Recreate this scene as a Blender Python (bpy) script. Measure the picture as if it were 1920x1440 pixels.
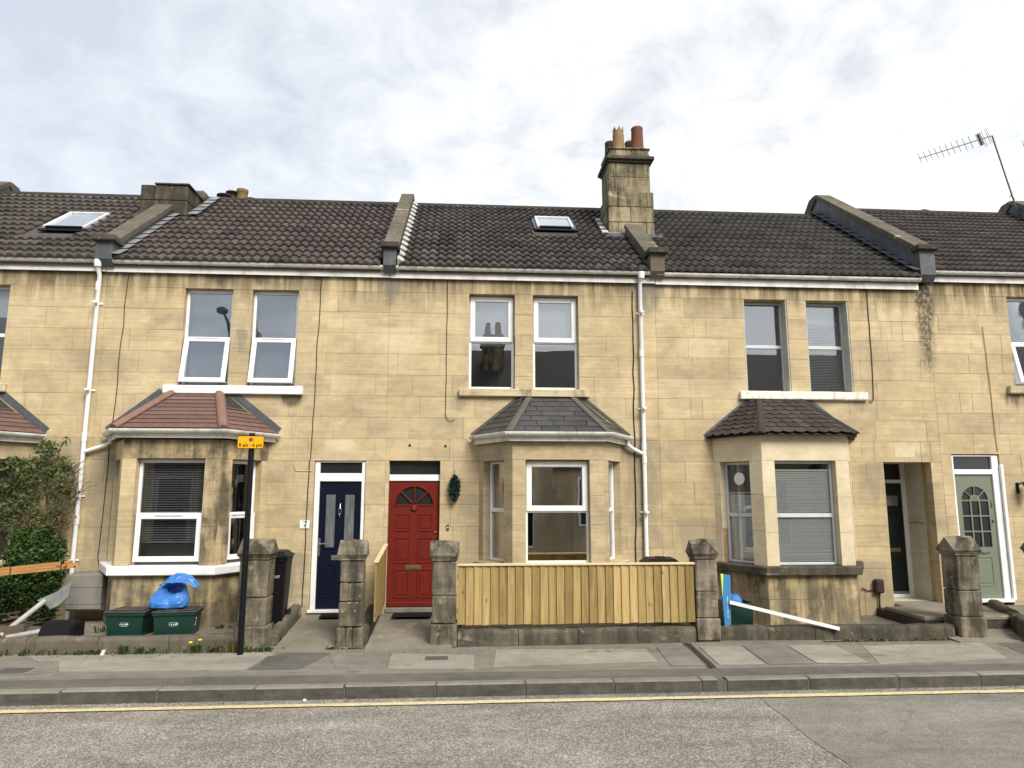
import bpy, math, random
from mathutils import Vector, Matrix
for o in list(bpy.data.objects): bpy.data.objects.remove(o)
SC = bpy.context.scene
COL = SC.collection
R = math.radians
PI = math.pi

# ------------------------------------------------------------------ camera
cd = bpy.data.cameras.new('camera'); cam = bpy.data.objects.new('camera', cd); COL.objects.link(cam)
cam.location = (0, -11.5, 2.02)
cam.rotation_euler = (R(90 + 8.75), 0, R(-4.05))
cd.sensor_width = 36; cd.lens = 36 * 1331 / 1920; cd.clip_end = 3000; cd.clip_start = .05
SC.camera = cam

# ------------------------------------------------------------------ light and exposure
SUN_EL, SUN_AZ = 42, 26          # azimuth measured from -Y (behind the camera) towards +X
vs = SC.view_settings
vs.view_transform = 'Standard'; vs.look = 'None'; vs.gamma = 1; vs.use_curve_mapping = False
vs.exposure = 1.62
sd = bpy.data.lights.new('sun', 'SUN'); sd.energy = 1.5; sd.angle = R(28); sd.color = (1, .95, .86)
sun = bpy.data.objects.new('sun', sd); COL.objects.link(sun)
sv = Vector((math.sin(R(SUN_AZ)) * math.cos(R(SUN_EL)), -math.cos(R(SUN_AZ)) * math.cos(R(SUN_EL)), math.sin(R(SUN_EL))))
sun.rotation_euler = sv.to_track_quat('Z', 'Y').to_euler()

class NT:
    """tiny node-tree writer"""
    def __init__(s, tree): s.t = tree; s.n = tree.nodes; s.l = tree.links
    def node(s, typ, ins=None, **kw):
        n = s.n.new(typ)
        for k, v in kw.items(): setattr(n, k, v)
        for k, v in (ins or {}).items(): s.put(n.inputs[k], v)
        return n
    def put(s, sock, v):
        if isinstance(v, bpy.types.NodeSocket): s.l.new(v, sock)
        elif isinstance(v, tuple) and len(v) == 3 and sock.type == 'RGBA': sock.default_value = (*v, 1)
        else: sock.default_value = v
    def math(s, op, a, b=0.0, c=0.0, clamp=False):
        n = s.node('ShaderNodeMath', operation=op, use_clamp=clamp)
        s.put(n.inputs[0], a); s.put(n.inputs[1], b); s.put(n.inputs[2], c); return n.outputs[0]
    def mix(s, f, a, b, mode='MIX'):
        n = s.node('ShaderNodeMix', data_type='RGBA', blend_type=mode)
        s.put(n.inputs[0], f); s.put(n.inputs[6], a); s.put(n.inputs[7], b); return n.outputs[2]
    def ramp(s, v, lo, hi, a=0.0, b=1.0):
        n = s.node('ShaderNodeMapRange', {'Value': v, 'From Min': lo, 'From Max': hi, 'To Min': a, 'To Max': b}); return n.outputs[0]
    def scale(s, vec, xyz):
        return s.node('ShaderNodeVectorMath', {0: vec, 1: xyz}, operation='MULTIPLY').outputs[0]
    def noise(s, vec, scale, detail=4, rough=.55, dist=0.0):
        return s.node('ShaderNodeTexNoise', {'Vector': vec, 'Scale': scale, 'Detail': detail, 'Roughness': rough, 'Distortion': dist}).outputs[0]
    def vor(s, vec, scale, feature='F1', out=0):
        return s.node('ShaderNodeTexVoronoi', {'Vector': vec, 'Scale': scale}, feature=feature).outputs[out]

W = bpy.data.worlds.new('World'); SC.world = W; W.use_nodes = True
w = NT(W.node_tree); w.n.clear()
tc = w.node('ShaderNodeTexCoord'); sep = w.node('ShaderNodeSeparateXYZ', {0: tc.outputs['Generated']})
dx, dy, dz = sep.outputs
zz = w.math('ADD', w.math('MAXIMUM', dz, 0.0), .32)
cv = w.node('ShaderNodeCombineXYZ', {0: w.math('DIVIDE', dx, zz), 1: w.math('DIVIDE', dy, zz), 2: .37}).outputs[0]
big = w.noise(cv, 1.5, 9, .58, .35)
mid = w.noise(cv, 8.5, 8, .60, .45)
cl = w.math('ADD', w.math('MULTIPLY', big, .52), w.math('MULTIPLY', mid, .48))
side = w.math('ADD', w.math('MULTIPLY', dx, .11), w.math('MULTIPLY_ADD', dz, -.36, .135))   # thinner, bluer cloud to the left; brighter low and right
f1 = w.ramp(w.math('ADD', cl, side), .375, .585)
sky = w.node('ShaderNodeTexSky', sky_type='NISHITA', sun_disc=False, sun_elevation=R(SUN_EL), sun_rotation=R(180 - SUN_AZ))
grey = w.mix(w.ramp(dx, -.45, .35), (2.28, 2.48, 2.76), (2.32, 2.41, 2.55))
cloud = w.mix(f1, grey, w.mix(w.ramp(dx, -.5, .15), (2.95, 3.1, 3.24), (3.9, 3.9, 3.88)))
col = w.mix(.93, sky.outputs[0], cloud)
bg = w.node('ShaderNodeBackground', {'Color': col, 'Strength': .1})
w.l.new(bg.outputs[0], w.node('ShaderNodeOutputWorld').inputs[0])

# ------------------------------------------------------------------ materials
MATS = {}
def newmat(name):
    m = bpy.data.materials.new(name); m.use_nodes = True; t = NT(m.node_tree); t.n.clear()
    out = t.node('ShaderNodeOutputMaterial'); b = t.node('ShaderNodeBsdfPrincipled'); t.l.new(b.outputs[0], out.inputs[0])
    geo = t.node('ShaderNodeNewGeometry'); t.P = geo.outputs['Position']; t.b = b; t.out = out; t.geo = geo
    t.rnd = t.node('ShaderNodeObjectInfo').outputs['Random']
    MATS[name] = m
    return m, t
def finish(t, colour, rough=.8, spec=.3, bump=None, bump_d=.003, metal=0.0):
    t.put(t.b.inputs['Base Color'], colour); t.put(t.b.inputs['Roughness'], rough); t.put(t.b.inputs['Specular IOR Level'], spec)
    t.put(t.b.inputs['Metallic'], metal)
    if bump is not None:
        bn = t.node('ShaderNodeBump', {'Height': bump, 'Distance': bump_d, 'Strength': 1.0}); t.l.new(bn.outputs[0], t.b.inputs['Normal'])
def value_jitter(t, c, rnd, amt):
    return t.mix(1.0, c, t.node('ShaderNodeCombineColor', {0: t.ramp(rnd, 0, 1, 1 - amt, 1 + amt), 1: t.ramp(rnd, 0, 1, 1 - amt, 1 + amt), 2: t.ramp(rnd, 0, 1, 1 - amt * 1.25, 1 + amt * 1.25)}).outputs[0], 'MULTIPLY')

BLK, BRN, GRY, PALE = (.045, .040, .033), (.12, .085, .045), (.20, .185, .15), (.70, .60, .42)
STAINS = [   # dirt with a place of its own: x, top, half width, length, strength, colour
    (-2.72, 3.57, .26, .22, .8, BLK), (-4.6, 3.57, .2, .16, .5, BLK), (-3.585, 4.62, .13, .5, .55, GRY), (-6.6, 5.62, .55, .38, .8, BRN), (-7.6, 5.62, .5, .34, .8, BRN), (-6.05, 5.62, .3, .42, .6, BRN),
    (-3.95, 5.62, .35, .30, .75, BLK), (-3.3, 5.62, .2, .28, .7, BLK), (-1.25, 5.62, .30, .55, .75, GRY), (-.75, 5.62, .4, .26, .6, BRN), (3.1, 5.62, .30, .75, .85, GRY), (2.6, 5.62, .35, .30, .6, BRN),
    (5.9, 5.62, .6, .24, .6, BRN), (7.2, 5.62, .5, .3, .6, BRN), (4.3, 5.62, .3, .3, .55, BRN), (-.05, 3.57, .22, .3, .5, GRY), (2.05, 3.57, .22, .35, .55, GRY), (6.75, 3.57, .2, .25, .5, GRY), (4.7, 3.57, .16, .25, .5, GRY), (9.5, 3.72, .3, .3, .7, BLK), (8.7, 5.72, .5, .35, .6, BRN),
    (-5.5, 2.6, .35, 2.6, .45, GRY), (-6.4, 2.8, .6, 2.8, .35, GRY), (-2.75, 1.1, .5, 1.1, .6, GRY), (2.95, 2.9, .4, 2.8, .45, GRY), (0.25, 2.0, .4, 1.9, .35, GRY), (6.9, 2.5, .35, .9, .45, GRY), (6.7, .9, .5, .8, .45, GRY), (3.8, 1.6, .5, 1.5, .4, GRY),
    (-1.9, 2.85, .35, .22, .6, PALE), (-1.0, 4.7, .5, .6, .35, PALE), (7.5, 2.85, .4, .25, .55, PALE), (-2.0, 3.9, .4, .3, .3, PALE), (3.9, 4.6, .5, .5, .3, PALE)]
def stone(name, a, b, jit=.07, soot=0.0, soot_lo=.52, soot_col=(.05, .045, .035), streak=0.0, lichen=0.0, bedding=.13, rough_bump=.0025, blk=False, damp=0.0):
    m, t = newmat(name)
    n1 = t.noise(t.P, .75, 7, .66); n2 = t.noise(t.scale(t.P, (1.1, 1.1, 26)), 1.0, 5, .6); n3 = t.noise(t.P, 55, 4, .6)
    n4 = t.noise(t.P, 5.5, 5, .6, .8)
    c = t.mix(t.ramp(n1, .38, .62), a, b)
    c = value_jitter(t, c, t.rnd, jit)
    k = t.math('MULTIPLY', t.ramp(n2, .3, .7, 1 - bedding, 1 + bedding), t.ramp(n3, .3, .7, .93, 1.06))
    k = t.math('MULTIPLY', k, t.ramp(n4, .3, .7, .90, 1.08))
    c = t.mix(1.0, c, t.node('ShaderNodeCombineColor', {0: k, 1: k, 2: k}).outputs[0], 'MULTIPLY')
    # pale scrapes and fills
    pale = t.ramp(t.noise(t.scale(t.P, (2.2, 2.2, 5.5)), 1.0, 3, .5, .5), .66, .74)
    c = t.mix(t.math('MULTIPLY', pale, .5), c, (.66, .56, .38))
    sp = t.node('ShaderNodeSeparateXYZ', {0: t.P}).outputs
    drt = t.noise(t.scale(t.P, (7, 7, 1.6)), 1.0, 6, .66) if blk else None
    if streak:      # water-borne dirt run down from the gutter joints, patchy
        run = t.noise(t.scale(t.P, (4.5, 4.5, .35)), 1.0, 5, .65)
        hi = t.ramp(t.math('ADD', sp[2], t.math('MULTIPLY', t.noise(t.scale(t.P, (7, 7, .6)), 1.0, 3), .75)), 5.42, 6.0)
        c = t.mix(t.math('MULTIPLY', t.math('MULTIPLY', t.ramp(run, .39, .53), hi), streak), c, (.085, .062, .035))
    if blk:         # fine dark cracks along the bed
        ck = t.noise(t.scale(t.P, (1.5, 1.5, 46)), 1.0, 3, .5, .3)
        gate = t.ramp(t.noise(t.P, 1.9, 4, .6), .50, .60)
        c = t.mix(t.math('MULTIPLY', t.math('MULTIPLY', t.ramp(ck, .66, .74), gate), .55), c, (.16, .11, .055))
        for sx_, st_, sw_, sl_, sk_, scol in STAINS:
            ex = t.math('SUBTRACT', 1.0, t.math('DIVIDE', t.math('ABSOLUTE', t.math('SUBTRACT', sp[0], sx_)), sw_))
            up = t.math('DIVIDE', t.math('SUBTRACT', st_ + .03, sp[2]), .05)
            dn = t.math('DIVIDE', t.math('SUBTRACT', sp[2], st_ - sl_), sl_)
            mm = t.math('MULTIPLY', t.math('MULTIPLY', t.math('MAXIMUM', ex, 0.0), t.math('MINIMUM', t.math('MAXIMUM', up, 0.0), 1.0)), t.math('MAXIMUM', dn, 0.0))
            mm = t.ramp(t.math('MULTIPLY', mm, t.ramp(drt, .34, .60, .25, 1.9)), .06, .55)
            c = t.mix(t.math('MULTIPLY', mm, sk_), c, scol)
    if soot:
        s1 = t.noise(t.P, 2.4, 7, .68, .4); s2 = t.noise(t.scale(t.P, (6, 6, .9)), 1.0, 6, .68)
        sm = t.ramp(t.math('ADD', t.math('MULTIPLY', s1, .42), t.math('MULTIPLY', s2, .58)), soot_lo, soot_lo + .15)
        c = t.mix(t.math('MULTIPLY', sm, soot), c, soot_col)
    if damp:
        s1 = t.noise(t.scale(t.P, (1.5, 1.5, 2.2)), 1.0, 6, .65, .5)
        c = t.mix(t.math('MULTIPLY', t.ramp(s1, .47, .62), damp), c, (.17, .155, .115))
    if blk:         # the black run below the roof valley of the last two houses
        ax = t.math('ABSOLUTE', t.math('SUBTRACT', sp[0], t.math('ADD', 8.02, t.math('MULTIPLY', t.math('SUBTRACT', t.noise(t.P, 3, 3), .5), .14))))
        mx = t.math('MAXIMUM', t.math('SUBTRACT', .21, ax), 0.0)
        mz = t.math('MAXIMUM', t.math('MINIMUM', t.math('MULTIPLY', t.math('SUBTRACT', sp[2], 3.75), .12), .17), 0.0)
        mm = t.math('MULTIPLY', t.ramp(t.math('MULTIPLY', mx, mz), .002, .016), t.ramp(t.noise(t.P, 14, 5, .7), .33, .55))
        c = t.mix(t.math('MULTIPLY', mm, .85), c, (.035, .034, .032))
    if lichen:
        l1 = t.ramp(t.noise(t.P, 9, 5, .6, .5), .60, .68)
        c = t.mix(t.math('MULTIPLY', l1, lichen), c, (.33, .30, .20))
    bump = t.math('ADD', t.math('MULTIPLY', n2, .22), t.math('ADD', t.math('MULTIPLY', n3, .35), t.math('MULTIPLY', n4, 1.3)))
    finish(t, c, .92, .15, bump, rough_bump)
    return m
stone('wall_stone', (.45, .352, .205), (.565, .455, .28), jit=.04, streak=.9, blk=True, damp=.16)
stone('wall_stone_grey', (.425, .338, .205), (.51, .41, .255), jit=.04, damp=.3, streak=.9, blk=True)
stone('sooty_stone', (.43, .33, .18), (.51, .40, .23), soot=.85, soot_lo=.42, damp=.25)
stone('cream_stone', (.61, .515, .345), (.67, .58, .41), jit=.03, bedding=.05, damp=.12)
stone('damp_stone', (0.418, 0.323, 0.1805), (0.475, 0.3752, 0.2185), soot=.85, soot_lo=.41, damp=.6, soot_col=(.07, .065, .045))
stone('pillar_stone', (.185, .162, .118), (.275, .238, .172), soot=.92, soot_lo=.42, lichen=.6, rough_bump=.013, jit=.12)
stone('kerbwall_stone', (0.102, 0.08925, 0.06588), (0.1318, 0.1169, 0.085), soot=.88, soot_lo=.40, lichen=.35, rough_bump=.014, jit=.1)
stone('chimney_stone', (.255, .212, .128), (.315, .262, .165), soot=.9, soot_lo=.42, rough_bump=.01, jit=.22)
stone('dark_chimney', (0.1178, 0.1004, 0.0651), (0.1612, 0.1364, 0.0899), soot=.95, soot_lo=.36, lichen=.3, rough_bump=.01, jit=.15)
stone('reveal_plaster', (.40, .385, .345), (.47, .45, .41), jit=.02, bedding=.02, damp=.2)
stone('recess_plaster', (.50, .465, .38), (.56, .52, .43), jit=.02, bedding=.02, damp=.1)
stone('black_stone', (0.055, 0.0506, 0.0429), (0.088, 0.077, 0.0605), soot=.8, soot_lo=.45, lichen=.35, rough_bump=.01)
stone('coping_stone', (0.102, 0.09, 0.069), (0.138, 0.12, 0.09), soot=.6, soot_lo=.5, lichen=.4, rough_bump=.008)
stone('old_sill', (.46, .38, .24), (.56, .47, .31), soot=.9, soot_lo=.53, rough_bump=.01)
stone('flag_stone', (0.2016, 0.1806, 0.1428), (0.2604, 0.2352, 0.189), soot=.35, soot_lo=.5, bedding=.03, rough_bump=.005, jit=.1)
stone('concrete', (0.1944, 0.1872, 0.1656), (0.2448, 0.234, 0.2052), soot=.35, soot_lo=.5, bedding=.04, rough_bump=.003)
stone('patio_concrete', (0.1944, 0.1728, 0.1404), (0.2376, 0.2124, 0.1728), soot=.3, soot_lo=.52, bedding=.03, rough_bump=.004)

def plain(name, col, rough=.5, spec=.4, var=.06, nscale=8, bump=0.0, metal=0.0, jit=0.0, stretch=(1, 1, 1), dirt=0.0, dirt_col=(.12, .105, .08), dscale=6, bscale=40):
    m, t = newmat(name)
    n = t.noise(t.scale(t.P, stretch), nscale, 5, .6)
    k = t.ramp(n, .3, .7, 1 - var, 1 + var)
    c = t.mix(1.0, col, t.node('ShaderNodeCombineColor', {0: k, 1: k, 2: k}).outputs[0], 'MULTIPLY')
    if jit: c = value_jitter(t, c, t.rnd, jit)
    if dirt:
        d = t.ramp(t.noise(t.scale(t.P, (1, 1, .5)), dscale, 6, .65, .3), .48, .68)
        c = t.mix(t.math('MULTIPLY', d, dirt), c, dirt_col)
    bm = t.noise(t.P, bscale, 4, .6) if bump else None
    finish(t, c, rough, spec, bm, bump or .001, metal)
    return m
plain('white_plastic', (.78, .785, .79), .35, .5, .03, 5, dirt=.10)
plain('gutter_plastic', (0.726, 0.7205, 0.682), .4, .5, .05, 5, dirt=.6, dirt_col=(.25, .225, .175), dscale=4)
plain('fascia_paint', (0.7776, 0.7614, 0.7236), .45, .4, .05, 3, dirt=.55, dirt_col=(.30, .27, .21), dscale=3.2, stretch=(1, 1, .4))
plain('white_paint', (.80, .80, .795), .5, .4, .03, 9, bump=.003, dirt=.16, bscale=14)
plain('flaky_paint', (.76, .745, .66), .6, .3, .05, 9, bump=.004, dirt=.55, dirt_col=(.30, .25, .16), dscale=9, bscale=25)
plain('grey_frame', (.58, .59, .60), .4, .5, .04, 9, dirt=.2)
plain('shadow_frame', (0.12, 0.126, 0.126), .5, .4)
plain('blue_door', (.0026, .0055, .0165), .4, .22, .05)
plain('red_door', (.130, .0125, .0068), .55, .18, .10, 6, bump=.0006)
plain('green_door', (0.165, 0.1913, 0.1387), .45, .4, .05)
plain('dark_green_door', (0.0024, 0.0084, 0.0102), .35, .5, .05)
plain('chrome', (.6, .6, .6), .25, .5, .02, metal=1.0)
plain('brass', (.42, .30, .13), .35, .5, .1, metal=1.0)
plain('dull_brass', (.16, .125, .07), .5, .5, .15, metal=.6)
plain('black_paint', (0.0054, 0.0054, 0.0072), .5, .22, .1)
plain('black_plastic', (0.0056, 0.0056, 0.0064), .5, .22, .15, 5)
plain('lid_plastic', (0.042, 0.0396, 0.036), .55, .4, .15, 6, dirt=.4, dirt_col=(.16, .145, .12))
plain('green_plastic', (0.00372, 0.03224, 0.02232), .42, .45, .12, 6)
plain('blue_bag', (0.0375, 0.165, 0.495), .38, .5, .15, 9)
plain('cable_black', (.012, .012, .012), .6, .3)
plain('cable_white', (.60, .56, .45), .6, .3)
plain('lead', (0.069, 0.075, 0.084), .55, .4, .15, 4, bump=.002, dirt=.3, dirt_col=(.22, .225, .23))
plain('bright_lead', (0.225, 0.2325, 0.24), .5, .4, .2, 6, bump=.003, dirt=.4, dirt_col=(.12, .125, .13))
plain('mortar_white', (.44, .43, .40), .9, .2, .15, 14, bump=.01)
plain('mortar_grey', (0.1105, 0.1008, 0.0845), .95, .2, .18, 12, bump=.012)
plain('mortar_joint', (.36, .275, .15), .95, .1, .2, 10)
plain('terracotta', (.165, .068, .044), .8, .2, .2, 8, dirt=.4, dirt_col=(.20, .15, .11))
plain('buff_clay', (.255, .178, .082), .8, .2, .15, 8, dirt=.35, dirt_col=(.16, .12, .07))
plain('dark_clay', (0.072, 0.051, 0.039), .8, .2, .2, 8)
plain('hip_brown', (.205, .120, .092), .75, .25, .16, 9, bump=.002, dirt=.3, dirt_col=(.2, .13, .1))
plain('brown_tile', (.150, .090, .076), .72, .25, .16, 11, bump=.002, jit=.14)
plain('slate', (0.0527, 0.05146, 0.05084), .55, .35, .14, 7, bump=.003, jit=.22)
plain('scale_tile', (0.0527, 0.03844, 0.03348), .72, .25, .2, 9, bump=.004, jit=.25, dirt=.25, dirt_col=(.11, .095, .075))
plain('hip_grey', (0.045, 0.0408, 0.0348), .85, .2, .2, 9, bump=.006)
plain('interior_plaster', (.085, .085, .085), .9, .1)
plain('blind_and_glare_white', (.80, .80, .79), .6, .2, .03)
plain('blind_dark', (.52, .53, .53), .55, .3, .03)
plain('roller_blind', (.62, .66, .68), .8, .1, .03, 3)
plain('grey_blind', (.12, .135, .155), .8, .1, .04, 3)
plain('sign_blue', (.045, .20, .40), .4, .4, .03)
plain('sign_lime', (.52, .70, .06), .4, .4, .03)
plain('sign_orange', (.85, .40, .005), .4, .4, .03)
plain('sign_purple', (.10, .05, .22), .4, .4)
plain('sign_red', (.42, .03, .02), .4, .4)
plain('ink_black', (.015, .012, .01), .5, .3)
plain('print_white', (.78, .78, .78), .5, .3, .02)
plain('pale_wood', (.60, .50, .30), .7, .2, .10, 3, stretch=(.5, 6, 6), bump=.001)
plain('steel_grey', (0.091, 0.091, 0.091), .45, .5, metal=.5)
plain('rubber', (0.0096, 0.0102, 0.0114), .8, .2, .2, 20, bump=.002)
plain('scrap_plastic', (0.189, 0.1995, 0.196), .5, .3, .25, 7, bump=.004)
plain('pipe_white', (.36, .36, .345), .5, .4, .1, 6, dirt=.3)
plain('rust_brown', (0.045, 0.027, 0.0228), .55, .3, .1)
plain('yellow_petal', (.75, .55, .015), .6, .2)
plain('dry_leaf', (0.128, 0.096, 0.044), .9, .1, .3, 30, jit=.2)
plain('bark', (.10, .082, .06), .95, .1, .3, 20, bump=.008)
plain('mat_cell', (.02, .021, .023), .9, .1)
plain('yellow_line', (.62, .53, .30), .85, .1, .16, 30, dirt=.5, dirt_col=(.22, .2, .15), dscale=22)
plain('cover_iron', (0.096, 0.092, 0.084), .6, .3, .2, 40, bump=.004)
plain('moss', (0.049, 0.0665, 0.0154), .95, .1, .35, 40, bump=.01)
plain('lace', (.55, .58, .62), .8, .1, .25, 40)

def tile_mat(name, a, b, lichen=.25):
    m, t = newmat(name)
    c = t.mix(t.rnd, a, b)
    odd = t.math('MULTIPLY', t.ramp(t.math('FRACT', t.math('MULTIPLY', t.rnd, 13.7)), .93, .95, 1.0, 1.38), t.ramp(t.math('FRACT', t.math('MULTIPLY', t.rnd, 5.3)), .06, .05, 1.0, .68))
    c = t.mix(1.0, c, t.node('ShaderNodeCombineColor', {0: odd, 1: odd, 2: odd}).outputs[0], 'MULTIPLY')
    n = t.noise(t.P, 2.2, 6, .65); g = t.noise(t.scale(t.P, (60, 14, 14)), 1.0, 4, .6)
    k = t.math('MULTIPLY', t.ramp(n, .3, .7, .82, 1.18), t.ramp(g, .3, .7, .86, 1.13))
    c = t.mix(1.0, c, t.node('ShaderNodeCombineColor', {0: k, 1: k, 2: k}).outputs[0], 'MULTIPLY')
    l = t.ramp(t.noise(t.P, 5.5, 6, .7, .4), .60, .72)
    c = t.mix(t.math('MULTIPLY', l, lichen), c, (.20, .185, .125))
    finish(t, c, .78, .25, g, .0015)
tile_mat('roof_tile_brown', (.062, .051, .046), (.088, .072, .064), .18)
tile_mat('roof_tile_taupe', (.063, .054, .047), (.088, .075, .064), .12)
tile_mat('roof_tile_dark', (0.04464, 0.0396, 0.03672), (0.07776, 0.06768, 0.05904), .45)
tile_mat('roof_tile_grey', (0.054, 0.05025, 0.045), (0.0735, 0.0675, 0.06), .2)
tile_mat('roof_tile_small', (0.0585, 0.048, 0.045), (0.081, 0.0675, 0.06), .15)

def wood(name, a, b, vert=True, jit=.32):
    m, t = newmat(name)
    off = t.node('ShaderNodeCombineXYZ', {0: t.math('MULTIPLY', t.rnd, 37.0), 1: 0.0, 2: t.math('MULTIPLY', t.rnd, 11.0)}).outputs[0]
    p = t.node('ShaderNodeVectorMath', {0: t.P, 1: off}, operation='ADD').outputs[0]
    gr = t.noise(t.scale(p, (48, 48, 2.2) if vert else (2.2, 48, 48)), 1.0, 6, .6, .6)
    fig = t.noise(t.scale(p, (9, 9, 1.2) if vert else (1.2, 9, 9)), 1.0, 4, .5, 1.6)
    kn = t.vor(t.scale(p, (7.5, 7.5, 3.2) if vert else (3.2, 7.5, 7.5)), 1.0)
    c = t.mix(t.math('ADD', t.math('MULTIPLY', t.ramp(fig, .3, .7), .45), t.math('MULTIPLY', t.rnd, .55)), a, b)
    c = value_jitter(t, c, t.math('FRACT', t.math('MULTIPLY', t.rnd, 7.31)), jit * .75)
    k = t.ramp(gr, .3, .7, .80, 1.14)
    c = t.mix(1.0, c, t.node('ShaderNodeCombineColor', {0: k, 1: k, 2: k}).outputs[0], 'MULTIPLY')
    c = t.mix(t.ramp(kn, .07, .13, .75, 0.0), c, (.13, .075, .025))
    finish(t, c, .75, .2, gr, .0012)
wood('fence_wood', (.215, .150, .055), (.48, .352, .150))
wood('timber_orange', (0.391, 0.1913, 0.0595), (0.476, 0.255, 0.0935), False, .08)
wood('old_timber', (0.105, 0.077, 0.056), (0.154, 0.1155, 0.084), False, .1)

def glass_mat(name, refl, tint=(.95, .965, .965), frost=0.0):
    m = bpy.data.materials.new(name); m.use_nodes = True; t = NT(m.node_tree); t.n.clear(); MATS[name] = m
    out = t.node('ShaderNodeOutputMaterial'); tr = t.node('ShaderNodeBsdfTransparent', {0: tint}); gl = t.node('ShaderNodeBsdfGlossy', {'Color': (.95, .97, 1.0), 'Roughness': frost})
    geo = t.node('ShaderNodeNewGeometry')
    wob = t.node('ShaderNodeBump', {'Height': t.noise(geo.outputs['Position'], 1.6, 2, .5), 'Distance': .0015, 'Strength': .6})
    t.l.new(wob.outputs[0], gl.inputs['Normal'])
    fr = t.node('ShaderNodeFresnel', {'IOR': 1.5}).outputs[0]
    mx = t.node('ShaderNodeMixShader', {0: t.math('ADD', fr, refl, clamp=True), 1: tr.outputs[0], 2: gl.outputs[0]})
    t.l.new(mx.outputs[0], out.inputs[0])
glass_mat('glass', .02)
glass_mat('glass_bright', .15)
glass_mat('glass_street', .38)
glass_mat('glass_skylight', .6)
m, t = newmat('frosted_glass'); finish(t, t.mix(t.ramp(t.noise(t.scale(t.P, (20, 20, 3)), 1.0, 4), .35, .65), (.075, .085, .09), (.16, .165, .165)), .35, .6)
m, t = newmat('dark_glass'); finish(t, t.mix(t.noise(t.P, 9, 3), (.012, .015, .018), (.022, .026, .026)), .1, .6)

def leaf_mat(name, a, b):
    m, t = newmat(name)
    n = t.noise(t.P, 7, 4, .6); n2 = t.noise(t.P, 70, 2)
    c = t.mix(t.ramp(t.math('ADD', t.math('MULTIPLY', n, .5), t.math('MULTIPLY', n2, .5)), .35, .65), a, b)
    finish(t, c, .55, .35)
leaf_mat('leaf_dark', (.014, .040, .006), (.055, .105, .018))
leaf_mat('leaf_olive', (.042, .062, .016), (.115, .150, .040))
leaf_mat('leaf_weed', (0.0432, 0.0612, 0.018), (0.0828, 0.108, 0.0324))
leaf_mat('leaf_wreath', (0.00432, 0.02016, 0.0144), (0.01296, 0.04176, 0.03024))

# ground surfaces
def asphalt(name, a, b, fleck, f_amt, sc=95, spots=0.0, crack=0.0):
    m, t = newmat(name)
    n1 = t.noise(t.P, .8, 6, .6); n2 = t.noise(t.P, sc, 3, .7); v = t.vor(t.P, sc * .85, out=1)
    vs_ = t.node('ShaderNodeSeparateColor', {0: v}).outputs[0]
    c = t.mix(t.ramp(n1, .35, .65), a, b)
    c = t.mix(t.math('MULTIPLY', t.ramp(vs_, .45, .85), f_amt), c, fleck)
    c = t.mix(t.math('MULTIPLY', t.ramp(n2, .5, .38), .45), c, (.045, .042, .038))
    n3 = t.noise(t.scale(t.P, (.45, 1.9, 1)), 1.0, 7, .66, .4); n4 = t.noise(t.P, 4.5, 6, .7)
    k = t.math('MULTIPLY', t.ramp(n3, .3, .7, .74, 1.24), t.ramp(n4, .35, .65, .86, 1.1))
    c = t.mix(1.0, c, t.node('ShaderNodeCombineColor', {0: k, 1: k, 2: k}).outputs[0], 'MULTIPLY')
    if spots:       # old chewing gum and drips
        sd_ = t.vor(t.P, 3.1); c = t.mix(t.math('MULTIPLY', t.ramp(sd_, .055, .035), spots), c, (.42, .40, .35))
        s2_ = t.vor(t.scale(t.P, (1.7, 2.3, 1)), 1.0); c = t.mix(t.math('MULTIPLY', t.ramp(s2_, .16, .05), spots * .8), c, (.09, .083, .07))
    if crack:
        wv = t.node('ShaderNodeTexNoise', {'Vector': t.P, 'Scale': 3.0, 'Detail': 4}).outputs[1]
        pv = t.node('ShaderNodeVectorMath', {0: t.P, 1: t.scale(wv, (.35, .35, .0))}, operation='ADD').outputs[0]
        ed = t.vor(t.scale(pv, (.42, .8, 1)), 1.0, 'DISTANCE_TO_EDGE')
        gt_ = t.ramp(t.noise(t.P, .55, 3), .50, .60)
        c = t.mix(t.math('MULTIPLY', t.math('MULTIPLY', t.ramp(ed, .010, .004), gt_), crack), c, (.05, .047, .042))
        oil = t.ramp(t.noise(t.scale(t.P, (.5, 1.2, 1)), 1.0, 5, .7, .6), .60, .72)
        c = t.mix(t.math('MULTIPLY', oil, crack * .45), c, (.085, .08, .072))
    finish(t, c, .86, .3, t.math('ADD', vs_, n2), .006)
asphalt('road_asphalt', (0.1647, 0.1513, 0.1318), (0.2257, 0.2074, 0.1781), (0.61, 0.5551, 0.4697), .8, 120, 0.0, .3)
asphalt('road_patch_asphalt', (0.21, 0.195, 0.17), (0.2475, 0.23, 0.2), (0.4625, 0.425, 0.3625), .65, 150, 0.0, .2)
asphalt('pavement_asphalt', (0.2183, 0.2018, 0.1664), (0.2773, 0.2549, 0.21), (0.3186, 0.2891, 0.236), .35, 150, .55)
asphalt('pavement_dark', (0.1357, 0.1274, 0.1109), (0.1652, 0.1534, 0.1322), (0.236, 0.2183, 0.1829), .3, 150, .55)
asphalt('pavement_light', (0.354, 0.328, 0.2714), (0.4071, 0.3752, 0.3115), (0.3776, 0.3422, 0.2832), .3, 160, .55)
asphalt('kerb_concrete', (.24, .223, .185), (.30, .278, .23), (.3, .28, .23), .3, 140)
asphalt('gravel_mat', (.2, .17, .12), (.26, .22, .16), (.4, .35, .26), .7, 45)
asphalt('far_ground', (.10, .10, .09), (.13, .125, .11), (.2, .19, .17), .2, 20)

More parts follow.
